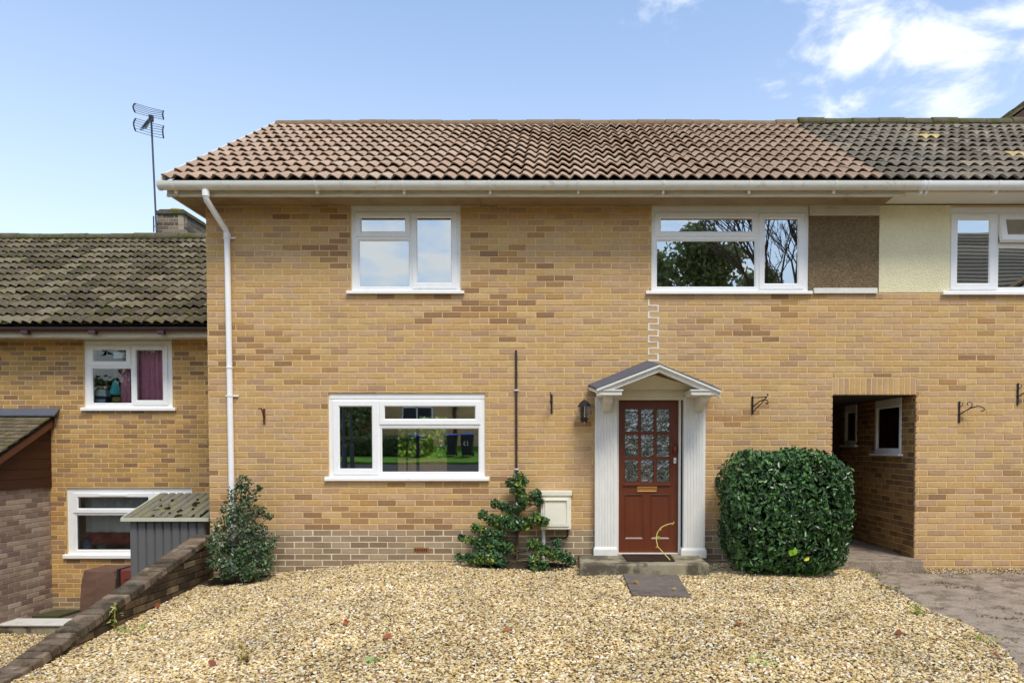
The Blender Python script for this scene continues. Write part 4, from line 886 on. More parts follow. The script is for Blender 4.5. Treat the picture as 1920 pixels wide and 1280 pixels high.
for k in range(7):
    t = k / 6; z = -1.11 + (zt_ + 1.11) * t; e = .03 * (1 - t) if k < 6 else -.02
    base = [(a0 - e, 1.3 - e), ((a0 + a1) / 2, 1.3 - e - .02), (a1 + e, 1.3 - e), (a1 + e, 1.55), (a1 + e, 1.8 + e), ((a0 + a1) / 2, 1.8 + e), (a0 - e, 1.8 + e), (a0 - e, 1.55)]
    loops.append([(x + rr.uniform(-.015, .015), y + rr.uniform(-.02, .02), z + rr.uniform(-.01, .01)) for x, y in base])
mb.loft(loops); tag(mb.build('covered_barbecue', M_cover, bevel=.02), 'boxy thing under a brown fabric cover against the left house', 'covered barbecue')
M_red = mat('red_plastic', srgb(112, 54, 42), rough=.5, var=.1, vscale=12); M_dk = mat('dark_plastic', (.02, .02, .022), rough=.5, var=.1)
a0, a1 = WX(219.5, 1.4), WX(262, 1.4); root = empty('storage_case', ((a0 + a1) / 2, 1.5, -1.11), 'red case with black end beside the brown cover', 'case')
m = MB(); m.box(a0 + .04, a1, 1.35, 1.7, -1.1, zt_); m.build('body', M_red, root, bevel=.02)
m = MB(); m.box(a0, a0 + .038, 1.34, 1.71, -1.1, zt_ + .01); m.build('end', M_dk, root, bevel=.01)
m = MB(); m.box(a0 + .12, a1 - .1, 1.335, 1.349, zt_ - .14, zt_ - .06); m.build('latch', M_red, root, bevel=.004)

# shed
SY0, SY1 = .52, 1.40
sl, sr = WX(240, SY0 + .05), WX(383, SY0 + .05); ze_ = WZ(972, SY0); zt_ = WZ(925.5, SY1)
SH = empty('garden_shed', ((sl + sr) / 2, 1, -1.12), 'small grey ribbed metal shed with mossy sloping roof by the brick corner', 'shed')
nr = 9; w_ = (sr - sl) / nr; ribm = None
m = MB(); m.box(sl + .01, sr - .01, SY0 + .075, SY1 - .03, -1.12, ze_ - .01); m.build('body', M_shed, SH)
for i in range(nr):
    m = MB(); x0, x1 = sl + i * w_, sl + (i + 1) * w_
    pr = [(x0 + .002, SY0 + .074), (x0 + .002, SY0 + .062), (x0 + .012, SY0 + .050), (x1 - .020, SY0 + .050), (x1 - .010, SY0 + .062), (x1 - .002, SY0 + .074)]
    m.loft([[(x, y, z) for x, y in pr] for z in (-1.12, ze_ - .012)]); m.build('wall_panel', M_shed, SH)
m = MB(); m.loft([[(x, SY0 + .08, -1.12), (x, SY1 - .03, -1.12), (x, SY1 - .03, zt_ - .03), (x, SY0 + .08, ze_ - .02)] for x in (sl - .003, sl + .009)]); m.build('side_panel', M_shed, SH)
rl_, rr_ = WX(228, SY0), WX(389, SY0); n = 10; w_ = (rr_ - rl_) / n; m = MB()
m.loft([[(x, SY0, ze_ - .018), (x, SY1, zt_ - .018), (x, SY1, zt_), (x, SY0, ze_)] for x in (rl_, rr_)]); ro = m.build('roof', M_shedroof, SH)
for i in range(n):
    m = MB(); x = rl_ + i * w_
    m.loft([[(x + a, y, z + b) for a, b in ((.004, .0005), (.012, .016), (w_ - .03, .016), (w_ - .02, .0005))] for y, z in ((SY0 + .004, ze_), (SY1 - .002, zt_))]); m.build('roof_panel', M_shedroof, ro)
rr = random.Random(12); M_dm = mat('dark_moss', (.022, .022, .010), rough=1, spec=.05, var=.3, vscale=30)
for i in range(18):
    t = rr.uniform(.03, .95); x = rr.uniform(rl_ + .1, rr_ - .05); w0 = rr.uniform(.012, .042); m = MB(); n_ = 9; c0 = (x, SY0 + (SY1 - SY0) * t, ze_ + (zt_ - ze_) * t + .006)
    rad = [w0 * rr.uniform(.3, 1.35) for _ in range(n_)]; sl2 = (zt_ - ze_) / (SY1 - SY0)
    m.loft([[(c0[0] + e * rad[k_] * math.cos(6.283 * k_ / n_), c0[1] + e * rad[k_] * 1.7 * math.sin(6.283 * k_ / n_), c0[2] + e * rad[k_] * 1.7 * math.sin(6.283 * k_ / n_) * sl2 + h_) for k_ in range(n_)] for e, h_ in ((1, 0), (.9, .016), (.5, .022))]); m.build('moss_patch', M_dm, ro)
M_trim = mat('pale_trim', srgb(196, 194, 172), rough=.6, var=.1, vscale=8)
m = MB(); m.box(rl_ - .02, rr_ + .01, SY0 - .02, SY0 - .001, ze_ - .035, ze_ + .012); m.build('eaves_trim', M_trim, SH, bevel=.003)
m = MB(); m.loft([[(x, SY0, ze_ - .03), (x, SY1, zt_ - .03), (x, SY1, zt_ + .02), (x, SY0, ze_ + .02)] for x in (rl_ - .018, rl_ - .001)]); m.build('verge_trim', M_trim, SH)

# retaining wall, stepped brick-on-edge top falling towards the street
M_dark_mortar = mat('dirty_mortar', srgb(78, 66, 48), rough=1, spec=.05, var=.3, vscale=9, fine=.3, fscale=60, bump=1, bscale=50, bdist=.01)
RX1 = -4.375; RXW = .215
GW = empty('garden_wall', (RX1 - .1, -3, -.5), 'low sloping mossy brick garden wall between the gravel drives', 'wall')
topz = lambda y: max(.345 + .245 * y, gz(-4.38, y) + .045)
ytop = lambda y: topz(y) - .06
mb = MB(); ysl = lin(-.03, -7.5, 30); mb.loft([[(x0_, y, -1.9), (x1_, y, -1.9), (x1_, y, ytop(y)), (x0_, y, ytop(y))] for y in ysl for x0_, x1_ in ((RX1 - RXW + .012, RX1 - .008),)]); core = mb.build('core', M_dark_mortar, GW)
rg = random.Random(14); bl_ = []
for q_, f_, k in lay(-7.4, -.035, -1.2, .34, [], .31 - 20 * BH, .02, rg):
    if q_[3] < ytop((q_[0] + q_[1]) / 2) - .0 and q_[3] < ytop(q_[0]) + .03: bl_.append((q_, f_, k))
gf = wall_obj('wall_face', GW, (-.5, -.4, -1.1, -1.0), [], M_mortar_grey, (RX1, 0, 0), R(90))
M_gbrick = mat('mossy_brick', attr=True, rough=.95, spec=.15, var=.3, vscale=6, fine=.25, fscale=120, bump=.8, bscale=120, bdist=.006, stain=(srgb(52, 44, 34), 3.5, .45, .62, .8), moss=(srgb(104, 92, 50), 7, .58, .70, .55))
_mb = M_brick; M_brick = M_gbrick
vis = [b for b in bl_ if b[0][3] > gz(-4.3, (b[0][0] + b[0][1]) / 2) - .03]
emit_bricks(gf, vis, lambda x, z, r: P_garden.pick(r), rg, 299, lambda x, z: -x)
M_brick = _mb
M_cop = mat('weathered_coping', attr=True, rough=.98, spec=.1, var=.3, vscale=8, fine=.3, fscale=110, bump=1, bscale=90, bdist=.01, stain=(srgb(64, 56, 46), 5, .48, .62, .7), moss=(srgb(190, 184, 166), 9, .66, .72, .7))
P_cop = Palette([((118, 100, 82), 3), ((104, 90, 74), 3), ((132, 116, 98), 3), ((88, 78, 64), 2)], 10, .1, 4)
cop = []
for q_ in range(10):
    m = MB(); m.cc = P_cop.c[q_ % len(P_cop.c)]; rr = random.Random(q_); j = lambda: rr.uniform(-.006, .006)
    v0 = [(-RXW / 2 - .006 + j(), -.048 + j(), -.07), (RXW / 2 + .006 + j(), -.048 + j(), -.07), (RXW / 2 + .006 + j(), .048 + j(), -.07), (-RXW / 2 - .006 + j(), .048 + j(), -.07)]
    m.loft([v0, [(x * .995, y, -.008) for x, y, z in v0], [(x * .94, y * .82, .002 + j() * .5) for x, y, z in v0]]); cop.append(m.mesh('coping_brick', M_cop))
y = -.10; i = 0; step = 0; rr = random.Random(6)
while y > -7.2:
    base = topz(y); place(rr.choice(cop), 'coping_brick', GW, Vector((RX1 - RXW / 2 + rr.uniform(-.008, .008), y, base + rr.uniform(-.004, .004))) - wloc(GW), ((math.atan(.245) if .345 + .245 * y > gz(-4.38, y) + .045 else .06) + rr.uniform(-.015, .015), rr.uniform(-.02, .02), rr.uniform(-.02, .02)))
    y -= .107; i += 1

# house up the slope whose roof shows above the right ridge
FY = 9.0; DH = empty('distant_house', (14, 13, -1), 'gable and roof of a house rising above the ridge at right edge', 'house')
p0, p1 = W(1866, 231, FY), W(1921, 192, FY); sl_ = (p1[1] - p0[1]) / (p1[0] - p0[0]); apx = p0[0] + 3.6; apz = p0[1] + 3.6 * sl_; ex = p0[0] - 1.6; ez = p0[1] - 1.6 * sl_
m = MB(); m.prism([(ex + .3, -1), (2 * apx - ex - .3, -1), (2 * apx - ex - .3, ez), (apx, apz - .25), (ex + .3, ez)], FY + .3, FY + 8); m.build('wall', M_mortar, DH)
for s_ in (0, 1):
    a = (ex, ez) if s_ == 0 else (2 * apx - ex, ez); m = MB(); m.loft([[(a[0], yy, a[1] - .12), (apx, yy, apz - .12), (apx, yy, apz), (a[0], yy, a[1])] for yy in (FY, FY + 8.2)]); rfo = m.build('roof', M_ridge_moss, DH)
n = 16; P = P_tilem
for k in range(n):
    for j in range(2):
        t0 = k / n; t1 = (k + 1.15) / n; m = MB(); m.cc = P.c[(k + j) % len(P.c)]
        A = (ex + (apx - ex) * t0, ez + (apz - ez) * t0 + .05); B = (ex + (apx - ex) * t1, ez + (apz - ez) * t1 + .015)
        m.loft([[(A[0], yy, A[1] - .03), (B[0], yy, B[1] - .03), (B[0], yy, B[1]), (A[0], yy, A[1])] for yy in (FY - .02 + j * .33, FY + .3 + j * .33)]); m.build('tile', M_tile_moss, DH)
m = MB(); m.prism([(ex + .1, ez - .13), (apx, apz - .13), (apx, apz - .33), (ex + .3, ez - .26)][::-1], FY + .02, FY + .05); m.build('barge_board', M_timber, DH)

# things behind the left house's glass
M_pink = mat('pink_curtain', srgb(238, 158, 184), rough=.9, var=.1, vscale=10); Yi = YL + .15
a = rc((252, 309, 650, 762), Yi); tag(curtain(None, a[0], a[1], Yi, a[2], a[3], M_pink, 6, .02), 'pink curtain filling the right pane of the left upper window', 'curtain')
a = rc((226, 246, 684, 762), Yi + .03); tag(curtain(None, a[0], a[1], Yi + .03, a[2], a[3], M_pink, 3, .015), 'narrow pink curtain beside the teal bag', 'curtain')
Yi = YL + .14
M_teal = mat('teal_cloth', srgb(90, 206, 214), rough=.8, var=.1, vscale=14, bump=.4, bscale=30, bdist=.01); a = W(213.5, 741, Yi); zt_ = WZ(710, Yi)
root = empty('drawstring_bag', (a[0], Yi, a[1]), 'teal drawstring bag hanging inside the left upper window', 'bag')
m = MB(); h = zt_ - a[1]; m.lathe([(.04, 0), (.085, .02), (.08, h * .3), (.05, h * .7), (.014, h * .95), (.012, h)], (a[0], Yi + .05, a[1]), 10); m.build('bag', M_teal, root, smooth=True)
M_or = mat('orange_cord', srgb(206, 130, 60), rough=.8, var=.05); m = MB(); m.tube([(a[0], Yi + .05, zt_), (a[0] - .01, Yi + .05, WZ(691, Yi))], .008, 6); m.build('cord', M_or, root)
def shelf_box(px, name, c, label, cat, lid=None, Yq=Yi):
    q_ = rc(px, Yq); m = MB(); m.box(q_[0], q_[1], Yq, Yq + .12, q_[2], q_[3]); o = m.build(name, mat(name + '_' + cat, c, rough=.7, var=.12, vscale=20), bevel=.004); tag(o, label, cat)
    m = MB(); m.box(q_[0] + .015, q_[1] - .015, Yq - .003, Yq - .0005, q_[2] + .01, q_[2] + (q_[3] - q_[2]) * .6); m.build('label_panel', mat(name + '_panel', lid or c, rough=.6, var=.1), o); return o
shelf_box((176, 199, 743, 756), 'storage_box', srgb(44, 58, 88), 'dark blue box on the sill inside the left upper window', 'box', srgb(190, 200, 214))
shelf_box((177, 198, 730, 742.5), 'storage_box', srgb(228, 230, 232), 'white box stacked on the dark blue box', 'box', srgb(240, 240, 240))
m = MB(); a = W(216, 754, Yi); m.lathe([(.07, 0), (.08, .01), (.08, .075), (.07, .085)], (a[0], Yi + .07, a[1]), 14); o = m.build('round_basket', mat('basket', srgb(186, 146, 92), rough=.85, var=.2, vscale=40)); tag(o, 'round tan basket below the teal bag', 'basket')
m = MB(); a = W(188, 730, Yi); m.lathe([(.05, 0), (.075, .05), (.07, .06)], (a[0], Yi + .06, a[1]), 12); o = m.build('bowl', mat('straw', srgb(170, 150, 100), rough=.85, var=.2, vscale=40)); tag(o, 'straw coloured bowl on top of the white box', 'bowl')
yb_ = YL + .045; m = MB(); c0 = W(223.5, 666, yb_); pts = []
for k in range(40):
    t = 2 * math.pi * k / 40; rad = .045 * (1 + .55 * abs(math.cos(t)) * math.sin(2 * t) ** 2 + .35 * math.cos(t) ** 2 - .25 * (abs(math.sin(t)) < .15)); pts.append((c0[0] + rad * 1.5 * math.cos(t), c0[1] + rad * math.sin(t)))
m.prism(pts, yb_, yb_ + .002); o = m.build('butterfly_sticker', mat('white_sticker', srgb(226, 226, 230), rough=.5, var=.03)); tag(o, 'white butterfly sticker on the small upper left pane', 'sticker')
Yi = YL + .24; M_cw = mat('white_curtain', srgb(206, 204, 200), rough=.9, var=.06); M_cr = mat('red_curtain', srgb(140, 44, 40), rough=.9, var=.15)
a = rc((160, 300, 920, 997), Yi); o = curtain(None, a[0], a[1], Yi, a[2], a[3], M_cw, 6, .025); tag(o, 'white curtain with red lower band behind the left lower window', 'curtain')
a2 = rc((160, 300, 997, 1020), Yi); curtain(o, a2[0], a2[1], Yi, a2[2], a[2] - .002, M_cr, 6, .025, 'band'); 
Yi = YL + .16
m = MB(); a = W(184, 1030, Yi); m.lathe([(.04, 0), (.075, .055), (.072, .055), (.04, .01)], (a[0], Yi + .08, a[1]), 16); o = m.build('bowl', mat('green_bowl', srgb(168, 184, 160), rough=.3, var=.04), smooth=True); tag(o, 'pale green bowl on the sill inside the left lower window', 'bowl')
m = MB(); a = W(158, 1030, Yi); m.loft([[(a[0] - .06 + s, Yi + .02, a[1]), (a[0] + .05 + s, Yi + .02, a[1]), (a[0] + .05 + s * 1.3, Yi + .12, a[1]), (a[0] - .06 + s, Yi + .12, a[1])] if z == 0 else [(a[0] - .035, Yi + .04, a[1] + .15), (a[0] + .04, Yi + .04, a[1] + .16), (a[0] + .04, Yi + .1, a[1] + .16), (a[0] - .035, Yi + .1, a[1] + .15)] for z, s in ((0, 0), (1, .02))]); o = m.build('blue_pouch', mat('blue_cloth', srgb(92, 128, 176), rough=.8, var=.1), bevel=.015); tag(o, 'blue pouch on the sill beside the pale green bowl', 'pouch')

# ------------------------------------------------------------------ foliage
M_leaf = mat('leaf', attr=True, rough=.32, spec=.5, var=.15, vscale=30, trans=.12)
M_leafdull = mat('dull_leaf', attr=True, rough=.6, spec=.3, var=.15, vscale=30, trans=.2)
M_bark = mat('bark', srgb(92, 76, 58), rough=.95, var=.25, vscale=25, bump=.6, bscale=80)
def leaf_mesh(name, P, Nrm, L, Wd, cols, m, parent, seed, curl=.25, droop=.2, jitter=.7, kind=None):
    """one mesh of folded pointed leaves at points P facing roughly along Nrm"""
    g = np.random.default_rng(seed); n = len(P); P = np.asarray(P); Nrm = np.asarray(Nrm)
    nn = Nrm + g.normal(0, jitter, (n, 3)); nn /= np.linalg.norm(nn, axis=1)[:, None] + 1e-9
    t = g.normal(0, 1, (n, 3)); t -= (t * nn).sum(1)[:, None] * nn; t /= np.linalg.norm(t, axis=1)[:, None] + 1e-9
    t[:, 2] -= droop; t /= np.linalg.norm(t, axis=1)[:, None]
    b = np.cross(nn, t); b /= np.linalg.norm(b, axis=1)[:, None] + 1e-9; nn = np.cross(t, b)
    l = (L * g.uniform(.65, 1.25, n))[:, None]; w = (Wd * g.uniform(.75, 1.2, n))[:, None]
    base = P - t * l * .5; tip = P + t * l * .5 - nn * l * curl * .4; mid = P - nn * w * .12
    a = base + t * l * .35 + b * w * .5 + nn * w * .18; c = base + t * l * .35 - b * w * .5 + nn * w * .18
    a2 = base + t * l * .7 + b * w * .38 + nn * w * .1 - nn * l * curl * .15; c2 = base + t * l * .7 - b * w * .38 + nn * w * .1 - nn * l * curl * .15
    V = np.stack([base, a, a2, tip, c2, c, mid], 1).reshape(-1, 3)
    i = np.arange(n)[:, None] * 7
    F = np.concatenate([i + np.array([[0, 6, 2, 1]]), i + np.array([[6, 3, 2, 2]])[:, :3].repeat(1, 0).tolist() * 1 if False else i + np.array([[6, 3, 2, 6]]), i + np.array([[0, 5, 4, 6]]), i + np.array([[6, 4, 3, 6]])], 0)
    faces = [tuple(f) if len(set(f)) == 4 else tuple(f[:3]) for f in F.tolist()]
    mn, mx = V.min(0), V.max(0); o0 = np.array([(mn[0] + mx[0]) / 2, (mn[1] + mx[1]) / 2, mn[2]])
    me = bpy.data.meshes.new(name); me.from_pydata((V - o0).tolist(), [], faces)
    cc = np.asarray(cols)[g.integers(0, len(cols), n)] * g.uniform(.8, 1.2, (n, 1)); cf = np.concatenate([cc, cc, cc, cc], 0)
    ca = me.color_attributes.new('Col', 'FLOAT_COLOR', 'CORNER'); lt = np.zeros(len(me.polygons), dtype=np.int32); me.polygons.foreach_get('loop_total', lt)
    buf = np.ones((len(me.loops), 4), dtype=np.float32); buf[:, :3] = np.repeat(cf, lt, axis=0); ca.data.foreach_set('color', buf.ravel())
    me.materials.append(m); o = bpy.data.objects.new(name, me); col.objects.link(o); o.parent = parent; org = Vector(o0); o.location = org - wloc(parent); WLOC[o.name] = org
    if kind: o['kind'] = kind
    return o
def G(*c): return srgb(*c)
def clumps(centres, n_each, seed):
    """points through fuzzy ellipsoids: (x,y,z, rx,ry,rz, weight)"""
    g = np.random.default_rng(seed); Ps, Ns = [], []
    for (x, y, z, rx, ry, rz, wt) in centres:
        n = int(n_each * wt); d = g.normal(0, 1, (n, 3)); d /= np.linalg.norm(d, axis=1)[:, None]; r_ = g.uniform(.25, 1.05, n)[:, None] ** .6
        Ps.append(np.array([x, y, z]) + d * r_ * np.array([rx, ry, rz])); nn = d + np.array([0, -.2, .35]); Ns.append(nn)
    return np.concatenate(Ps), np.concatenate(Ns)

# clipped evergreen bush by the passage
bx, by, bz, hx, hy, hz = 2.56, -.50, .655, .705, .40, .70
BU = empty('clipped_bush', (bx, by, gz(bx, by)), 'large clipped glossy dark green bush between front door and passage', 'bush')
g = np.random.default_rng(5); n = 14000; d = g.normal(0, 1, (n, 3)); d /= np.linalg.norm(d, axis=1)[:, None]
e = 4.8; s = (np.abs(d[:, 0]) ** e + np.abs(d[:, 1]) ** e + np.abs(d[:, 2]) ** e) ** (-1 / e)
lump = np.array([mnoise.noise((q[0] * 2.6, q[1] * 2.6 + 7, q[2] * 2.6)) for q in d.tolist()]); fine_ = np.array([mnoise.noise((q[0] * 9, q[1] * 9 + 3, q[2] * 9)) for q in d.tolist()])
s = s * (1 + .10 * lump + .07 * fine_) * (1 - .30 * g.random(n) ** 2.0)
P = d * s[:, None] * np.array([hx, hy, hz]); taper = 1 - .06 * np.clip(-P[:, 2:] / hz, 0, 1); P[:, :2] *= taper; P += np.array([bx, by, bz])
keep = (P[:, 1] < -.03); P, d2 = P[keep], d[keep]
leaf_mesh('foliage', P, d2 * np.array([1, 1, 1]) + np.array([0, 0, .25]), .070, .031, [G(54, 86, 42), G(46, 74, 40), G(66, 100, 50), G(80, 118, 62), G(50, 80, 46), G(98, 136, 76)], M_leaf, BU, 1, jitter=.55, droop=.35)
k_ = g.integers(0, len(P), 1100); k_ = k_[P[k_, 2] > .7]; leaf_mesh('young_shoots', P[k_] + np.array([0, 0, .03]), d2[k_] + np.array([0, 0, .4]), .06, .022, [G(104, 148, 62), G(90, 134, 66)], M_leaf, BU, 2, jitter=.5, droop=-.6)
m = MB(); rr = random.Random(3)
m.loft([[(bx + q * hx * .68 * c, by + q2 * hy * .62, bz + z * hz * .70) for q, q2 in ((-1, -1), (1, -1), (1, 1), (-1, 1))] for z, c in ((-1, .85), (-.8, .95), (.75, .97), (1, .85))]); M_core = mat('core_shade', (.010, .014, .008), rough=1, spec=.0, var=.3); m.build('shade_core', M_core, BU)  # solid near-black core: shade deep among the leaves is in its colour
for i in range(6): m = MB(); x = bx + rr.uniform(-.5, .5); m.tube([(x, by + rr.uniform(-.1, .1), gz(x, by) - .05), (x + .05, by, .3)], .018, 6); m.build('stem', M_bark, BU)
m = MB()
lf = W(1512, 1047, -.93); leaf_mesh('yellow_leaf', [[lf[0], -.94, lf[1]]], [[0, -1, 0]], .075, .055, [G(220, 214, 60)], M_leafdull, BU, 3, jitter=.1)
lf = W(1484, 1036, -.93); leaf_mesh('yellow_green_leaf', [[lf[0], -.93, lf[1]], [lf[0] + .04, -.93, lf[1] + .02]], [[0, -1, 0], [0, -1, .2]], .085, .06, [G(120, 160, 40)], M_leafdull, BU, 4, jitter=.2)

def branchy(root, base, ends, r0, m, seed):
    rr = random.Random(seed)
    for (p, fork) in ends:
        mb = MB(); a = Vector(fork); b = Vector(p); mid = (a + b) / 2 + Vector((rr.uniform(-.03, .03), rr.uniform(-.03, .03), -.03)); mb.tube([a, mid, b], [r0 * .6, r0 * .45, r0 * .2], 5); mb.build('branch', m, root)
# holly-like shrub by the downpipe
sx, sy = WX(447, -.32, 1040), -.32; s0 = gz(sx, sy)
HO = empty('holly_bush', (sx, sy, s0), 'dark prickly evergreen bush climbing in front of the white downpipe', 'bush')
C = []; rr = random.Random(4)
def pc(px, py, rpx, y, wt, sq=1.0): x, z = W(px, py, y); rad = rpx / (FPX / (y + D)); return (x, y, z, rad * .88, rad * .85, rad * sq * .95, wt)
for (px, py, rp, y, wt) in ((458, 905, 17, -.22, .5), (446, 925, 24, -.24, .9), (470, 925, 18, -.2, .5), (430, 955, 22, -.3, .7), (458, 960, 30, -.3, 1.4), (490, 960, 14, -.22, .35), (486, 915, 8, -.2, .15), (448, 990, 38, -.34, 2.0), (415, 985, 22, -.36, .7), (485, 1000, 26, -.3, 1), (505, 968, 9, -.2, .2), (410, 1020, 27, -.42, 1.3), (440, 1030, 26, -.3, 1.0), (470, 1030, 32, -.38, 1.6), (500, 1025, 20, -.32, .7), (515, 1010, 9, -.2, .2), (405, 1055, 20, -.5, .7), (440, 1062, 24, -.45, .9), (480, 1065, 28, -.46, 1.2), (500, 1055, 16, -.42, .4), (462, 1080, 14, -.52, .4), (418, 1075, 14, -.5, .35)):
    C.append(pc(px, py, rp, y, wt, .95))
P, Nn = clumps(C, 165, 8); ok = P[:, 1] < -.02; P, Nn = P[ok], Nn[ok]; ok = P[:, 2] > gz(-4.1, -.3) - .02; P, Nn = P[ok], Nn[ok]
leaf_mesh('foliage', P, Nn, .046, .026, [G(72, 92, 62), G(60, 80, 54), G(86, 108, 70), G(54, 72, 50), G(106, 126, 88)], M_leaf, HO, 5, jitter=.8)
k_ = (P[:, 2] < .25) & (np.random.default_rng(3).random(len(P)) < .3); leaf_mesh('young_foliage', P[k_] + .012, Nn[k_], .048, .026, [G(92, 130, 64), G(84, 118, 70)], M_leaf, HO, 6, jitter=.8)
m = MB(); m.tube([(sx, sy, s0 - .05), (sx - .02, sy + .02, s0 + .5), (sx - .01, -.25, WZ(960, -.25)), (WX(456, -.2, 895), -.22, WZ(893, -.2))], [.026, .02, .012, .004], 7); m.build('stem', M_bark, HO)
branchy(HO, None, [((c[0], c[1], c[2]), (sx - .01, sy, max(s0 + .1, c[2] - .25))) for c in C[3:]], .016, M_bark, 3)

# espaliered shrub round the slim pipe
sx, sy = WX(969, -.14, 1060), -.14; s0 = gz(sx, sy)
SB = empty('wall_shrub', (sx, sy, s0), 'yellow-green variegated shrub trained on the wall beside the cream meter box', 'shrub')
C = []
for (px, py, rp, y, wt) in ((973, 893, 13, -.16, .35), (958, 905, 12, -.16, .3), (980, 902, 13, -.16, .35), (970, 915, 18, -.17, .55), (978, 925, 11, -.16, .25), (985, 938, 16, -.18, .45), (1005, 928, 14, -.2, .4), (1010, 940, 11, -.2, .25), (972, 950, 14, -.17, .35), (929, 943, 12, -.16, .3), (944, 950, 12, -.16, .3), (955, 955, 10, -.16, .22), (907, 965, 13, -.18, .35), (925, 975, 15, -.2, .5), (945, 978, 18, -.2, .65), (965, 980, 20, -.22, .8), (985, 982, 17, -.22, .6), (1005, 972, 17, -.24, .6), (1020, 978, 11, -.25, .25), (893, 990, 13, -.2, .35), (910, 998, 16, -.22, .5), (935, 1000, 16, -.22, .5), (865, 1008, 9, -.16, .2), (880, 1012, 12, -.2, .3), (900, 1020, 17, -.26, .6), (925, 1022, 20, -.28, .8), (950, 1026, 16, -.28, .55), (860, 1043, 9, -.22, .2), (880, 1045, 13, -.28, .35), (900, 1045, 19, -.34, .7), (925, 1045, 20, -.36, .8), (942, 1052, 13, -.38, .35), (1000, 1020, 15, -.3, .45), (1020, 1030, 16, -.3, .5), (1040, 1040, 17, -.34, .6), (1060, 1045, 16, -.34, .55), (1072, 1052, 10, -.36, .25), (1045, 1018, 11, -.26, .25), (1000, 1050, 15, -.42, .45), (1018, 1060, 14, -.46, .4), (1005, 1066, 10, -.48, .25)):
    C.append(pc(px, py, rp, y, wt, .85))
P, Nn = clumps(C, 270, 18); ok = P[:, 1] < -.015; P, Nn = P[ok], Nn[ok]
leaf_mesh('foliage', P, Nn, .046, .028, [G(58, 92, 50), G(48, 80, 46), G(70, 106, 56), G(84, 118, 52), G(60, 88, 56)], M_leaf, SB, 15, jitter=.75)
gg = np.random.default_rng(33); nz_ = np.array([mnoise.noise((q[0] * 5, q[1] * 5, q[2] * 5)) for q in P.tolist()]); k_ = (nz_ > .12) & (gg.random(len(P)) < .45)
leaf_mesh('yellow_foliage', P[k_] + np.array([0, -.012, 0]), Nn[k_], .044, .027, [G(150, 164, 60), G(124, 148, 54), G(168, 176, 80), G(104, 134, 52)], M_leafdull, SB, 16, jitter=.7)
m = MB(); m.tube([(sx, sy, s0 - .05), (sx + .01, sy + .02, .5), (sx, -.1, 1.0)], [.02, .014, .006], 7); m.build('stem', M_bark, SB)
branchy(SB, None, [((c[0], c[1], c[2]), (sx, sy, max(s0 + .05, min(1.0, c[2] - .12)))) for c in C[5:]], .012, M_bark, 9)
# bare soil at the foot of the two shrubs
for cx, w in ((-4.02, .45), (sx + .1, .62)):
    m = MB(); n = 18; pts = [(cx + w * math.cos(6.283 * i / n) * (1 + .15 * math.sin(i * 2.1)), min(-.012, -.22 + .26 * math.sin(6.283 * i / n) * (1 + .15 * math.sin(i * 1.3)))) for i in range(n)]
    m.add([(x, y, gz(x, y) + .012) for x, y in pts] + [(cx, -.2, gz(cx, -.2) + .05)], [(i, (i + 1) % n, n) for i in range(n)]); tag(m.build('soil', M_soil), kind='structure')

# thin arching stem before the door
A = [W(1256.5, 1052, -.55), W(1248, 1040, -.5), W(1233, 1024, -.45), W(1230, 1008, -.42), W(1233, 997, -.4), W(1240, 988, -.38), W(1250, 983, -.36), W(1263, 980, -.34)]; ys = [-.55, -.5, -.45, -.42, -.4, -.38, -.36, -.34]
M_straw = mat('straw_stem', srgb(206, 190, 110), rough=.7, var=.1, vscale=40)
TWG = empty('trailing_shoot', (A[0][0], -.55, ST), 'pale yellow trailing shoot arching in front of the red brown door', 'plant')
m = MB(); m.tube([(A[0][0], -.55, ST + .012)] + [(a[0], y, a[1]) for a, y in zip(A[1:], ys[1:])], .0055, 6); m.build('stem', M_straw, TWG, smooth=True)
for i, (px, py) in enumerate(((1234, 1006), (1236, 1009), (1238, 991), (1251, 984), (1262, 980), (1231, 1025), (1256, 1051))):
    a = W(px, py, -.42); leaf_mesh('leaf', [[a[0], -.42, a[1]]], [[.2, -1, .3]], .045, .022, [G(196, 184, 84) if i > 1 else G(150, 170, 60)], M_leafdull, TWG, 60 + i, jitter=.3)

# weeds and fallen leaves
M_weed = mat('weed', attr=True, rough=.6, spec=.3, var=.1, trans=.2)
def weed(px, py, d_, h, n, label, cols, seed, spread=.12):
    Y = d_ - D; x = WX(px, Y); z = gz(x, Y) if x < pathx(Y) else pathz(x, Y); root = empty('weed', (x, Y, z), label, 'weed', 'weeds in the gravel'); g = np.random.default_rng(seed)
    P = np.stack([x + g.normal(0, spread, n), Y + g.normal(0, spread, n), z + g.uniform(.01, h, n)], 1); leaf_mesh('leaves', P, np.tile([0, -.3, 1.], (n, 1)), .05, .018, cols, M_weed, root, seed, jitter=.5, droop=-.5)
    for i in range(3):
        m = MB(); q_ = P[i]; m.tube([(x, Y, z), (x + (q_[0] - x) * .3, Y, z + h * .6), (x + (q_[0] - x) * .5, Y, z + h * 1.05)], .004, 5); m.build('stalk', M_straw, root)
weed(208, 1195, 6.55, .26, 36, 'tall weed in the gravel beside the sloping garden wall', [G(120, 150, 60), G(160, 170, 80), G(180, 176, 96)], 1, .035)
weed(240, 1192, 6.5, .05, 50, 'flat green weed patch in the gravel near the tall weed', [G(130, 150, 60), G(160, 168, 84)], 2, .13)
weed(1725, 1130, 6.25, .10, 26, 'green weed tuft at the edge of the concrete path', [G(120, 140, 50), G(150, 160, 60)], 3, .03)
weed(1672, 1105, 7.3, .07, 26, 'dark weed tuft at the top of the concrete path edge', [G(96, 104, 50), G(120, 116, 60)], 4, .05)
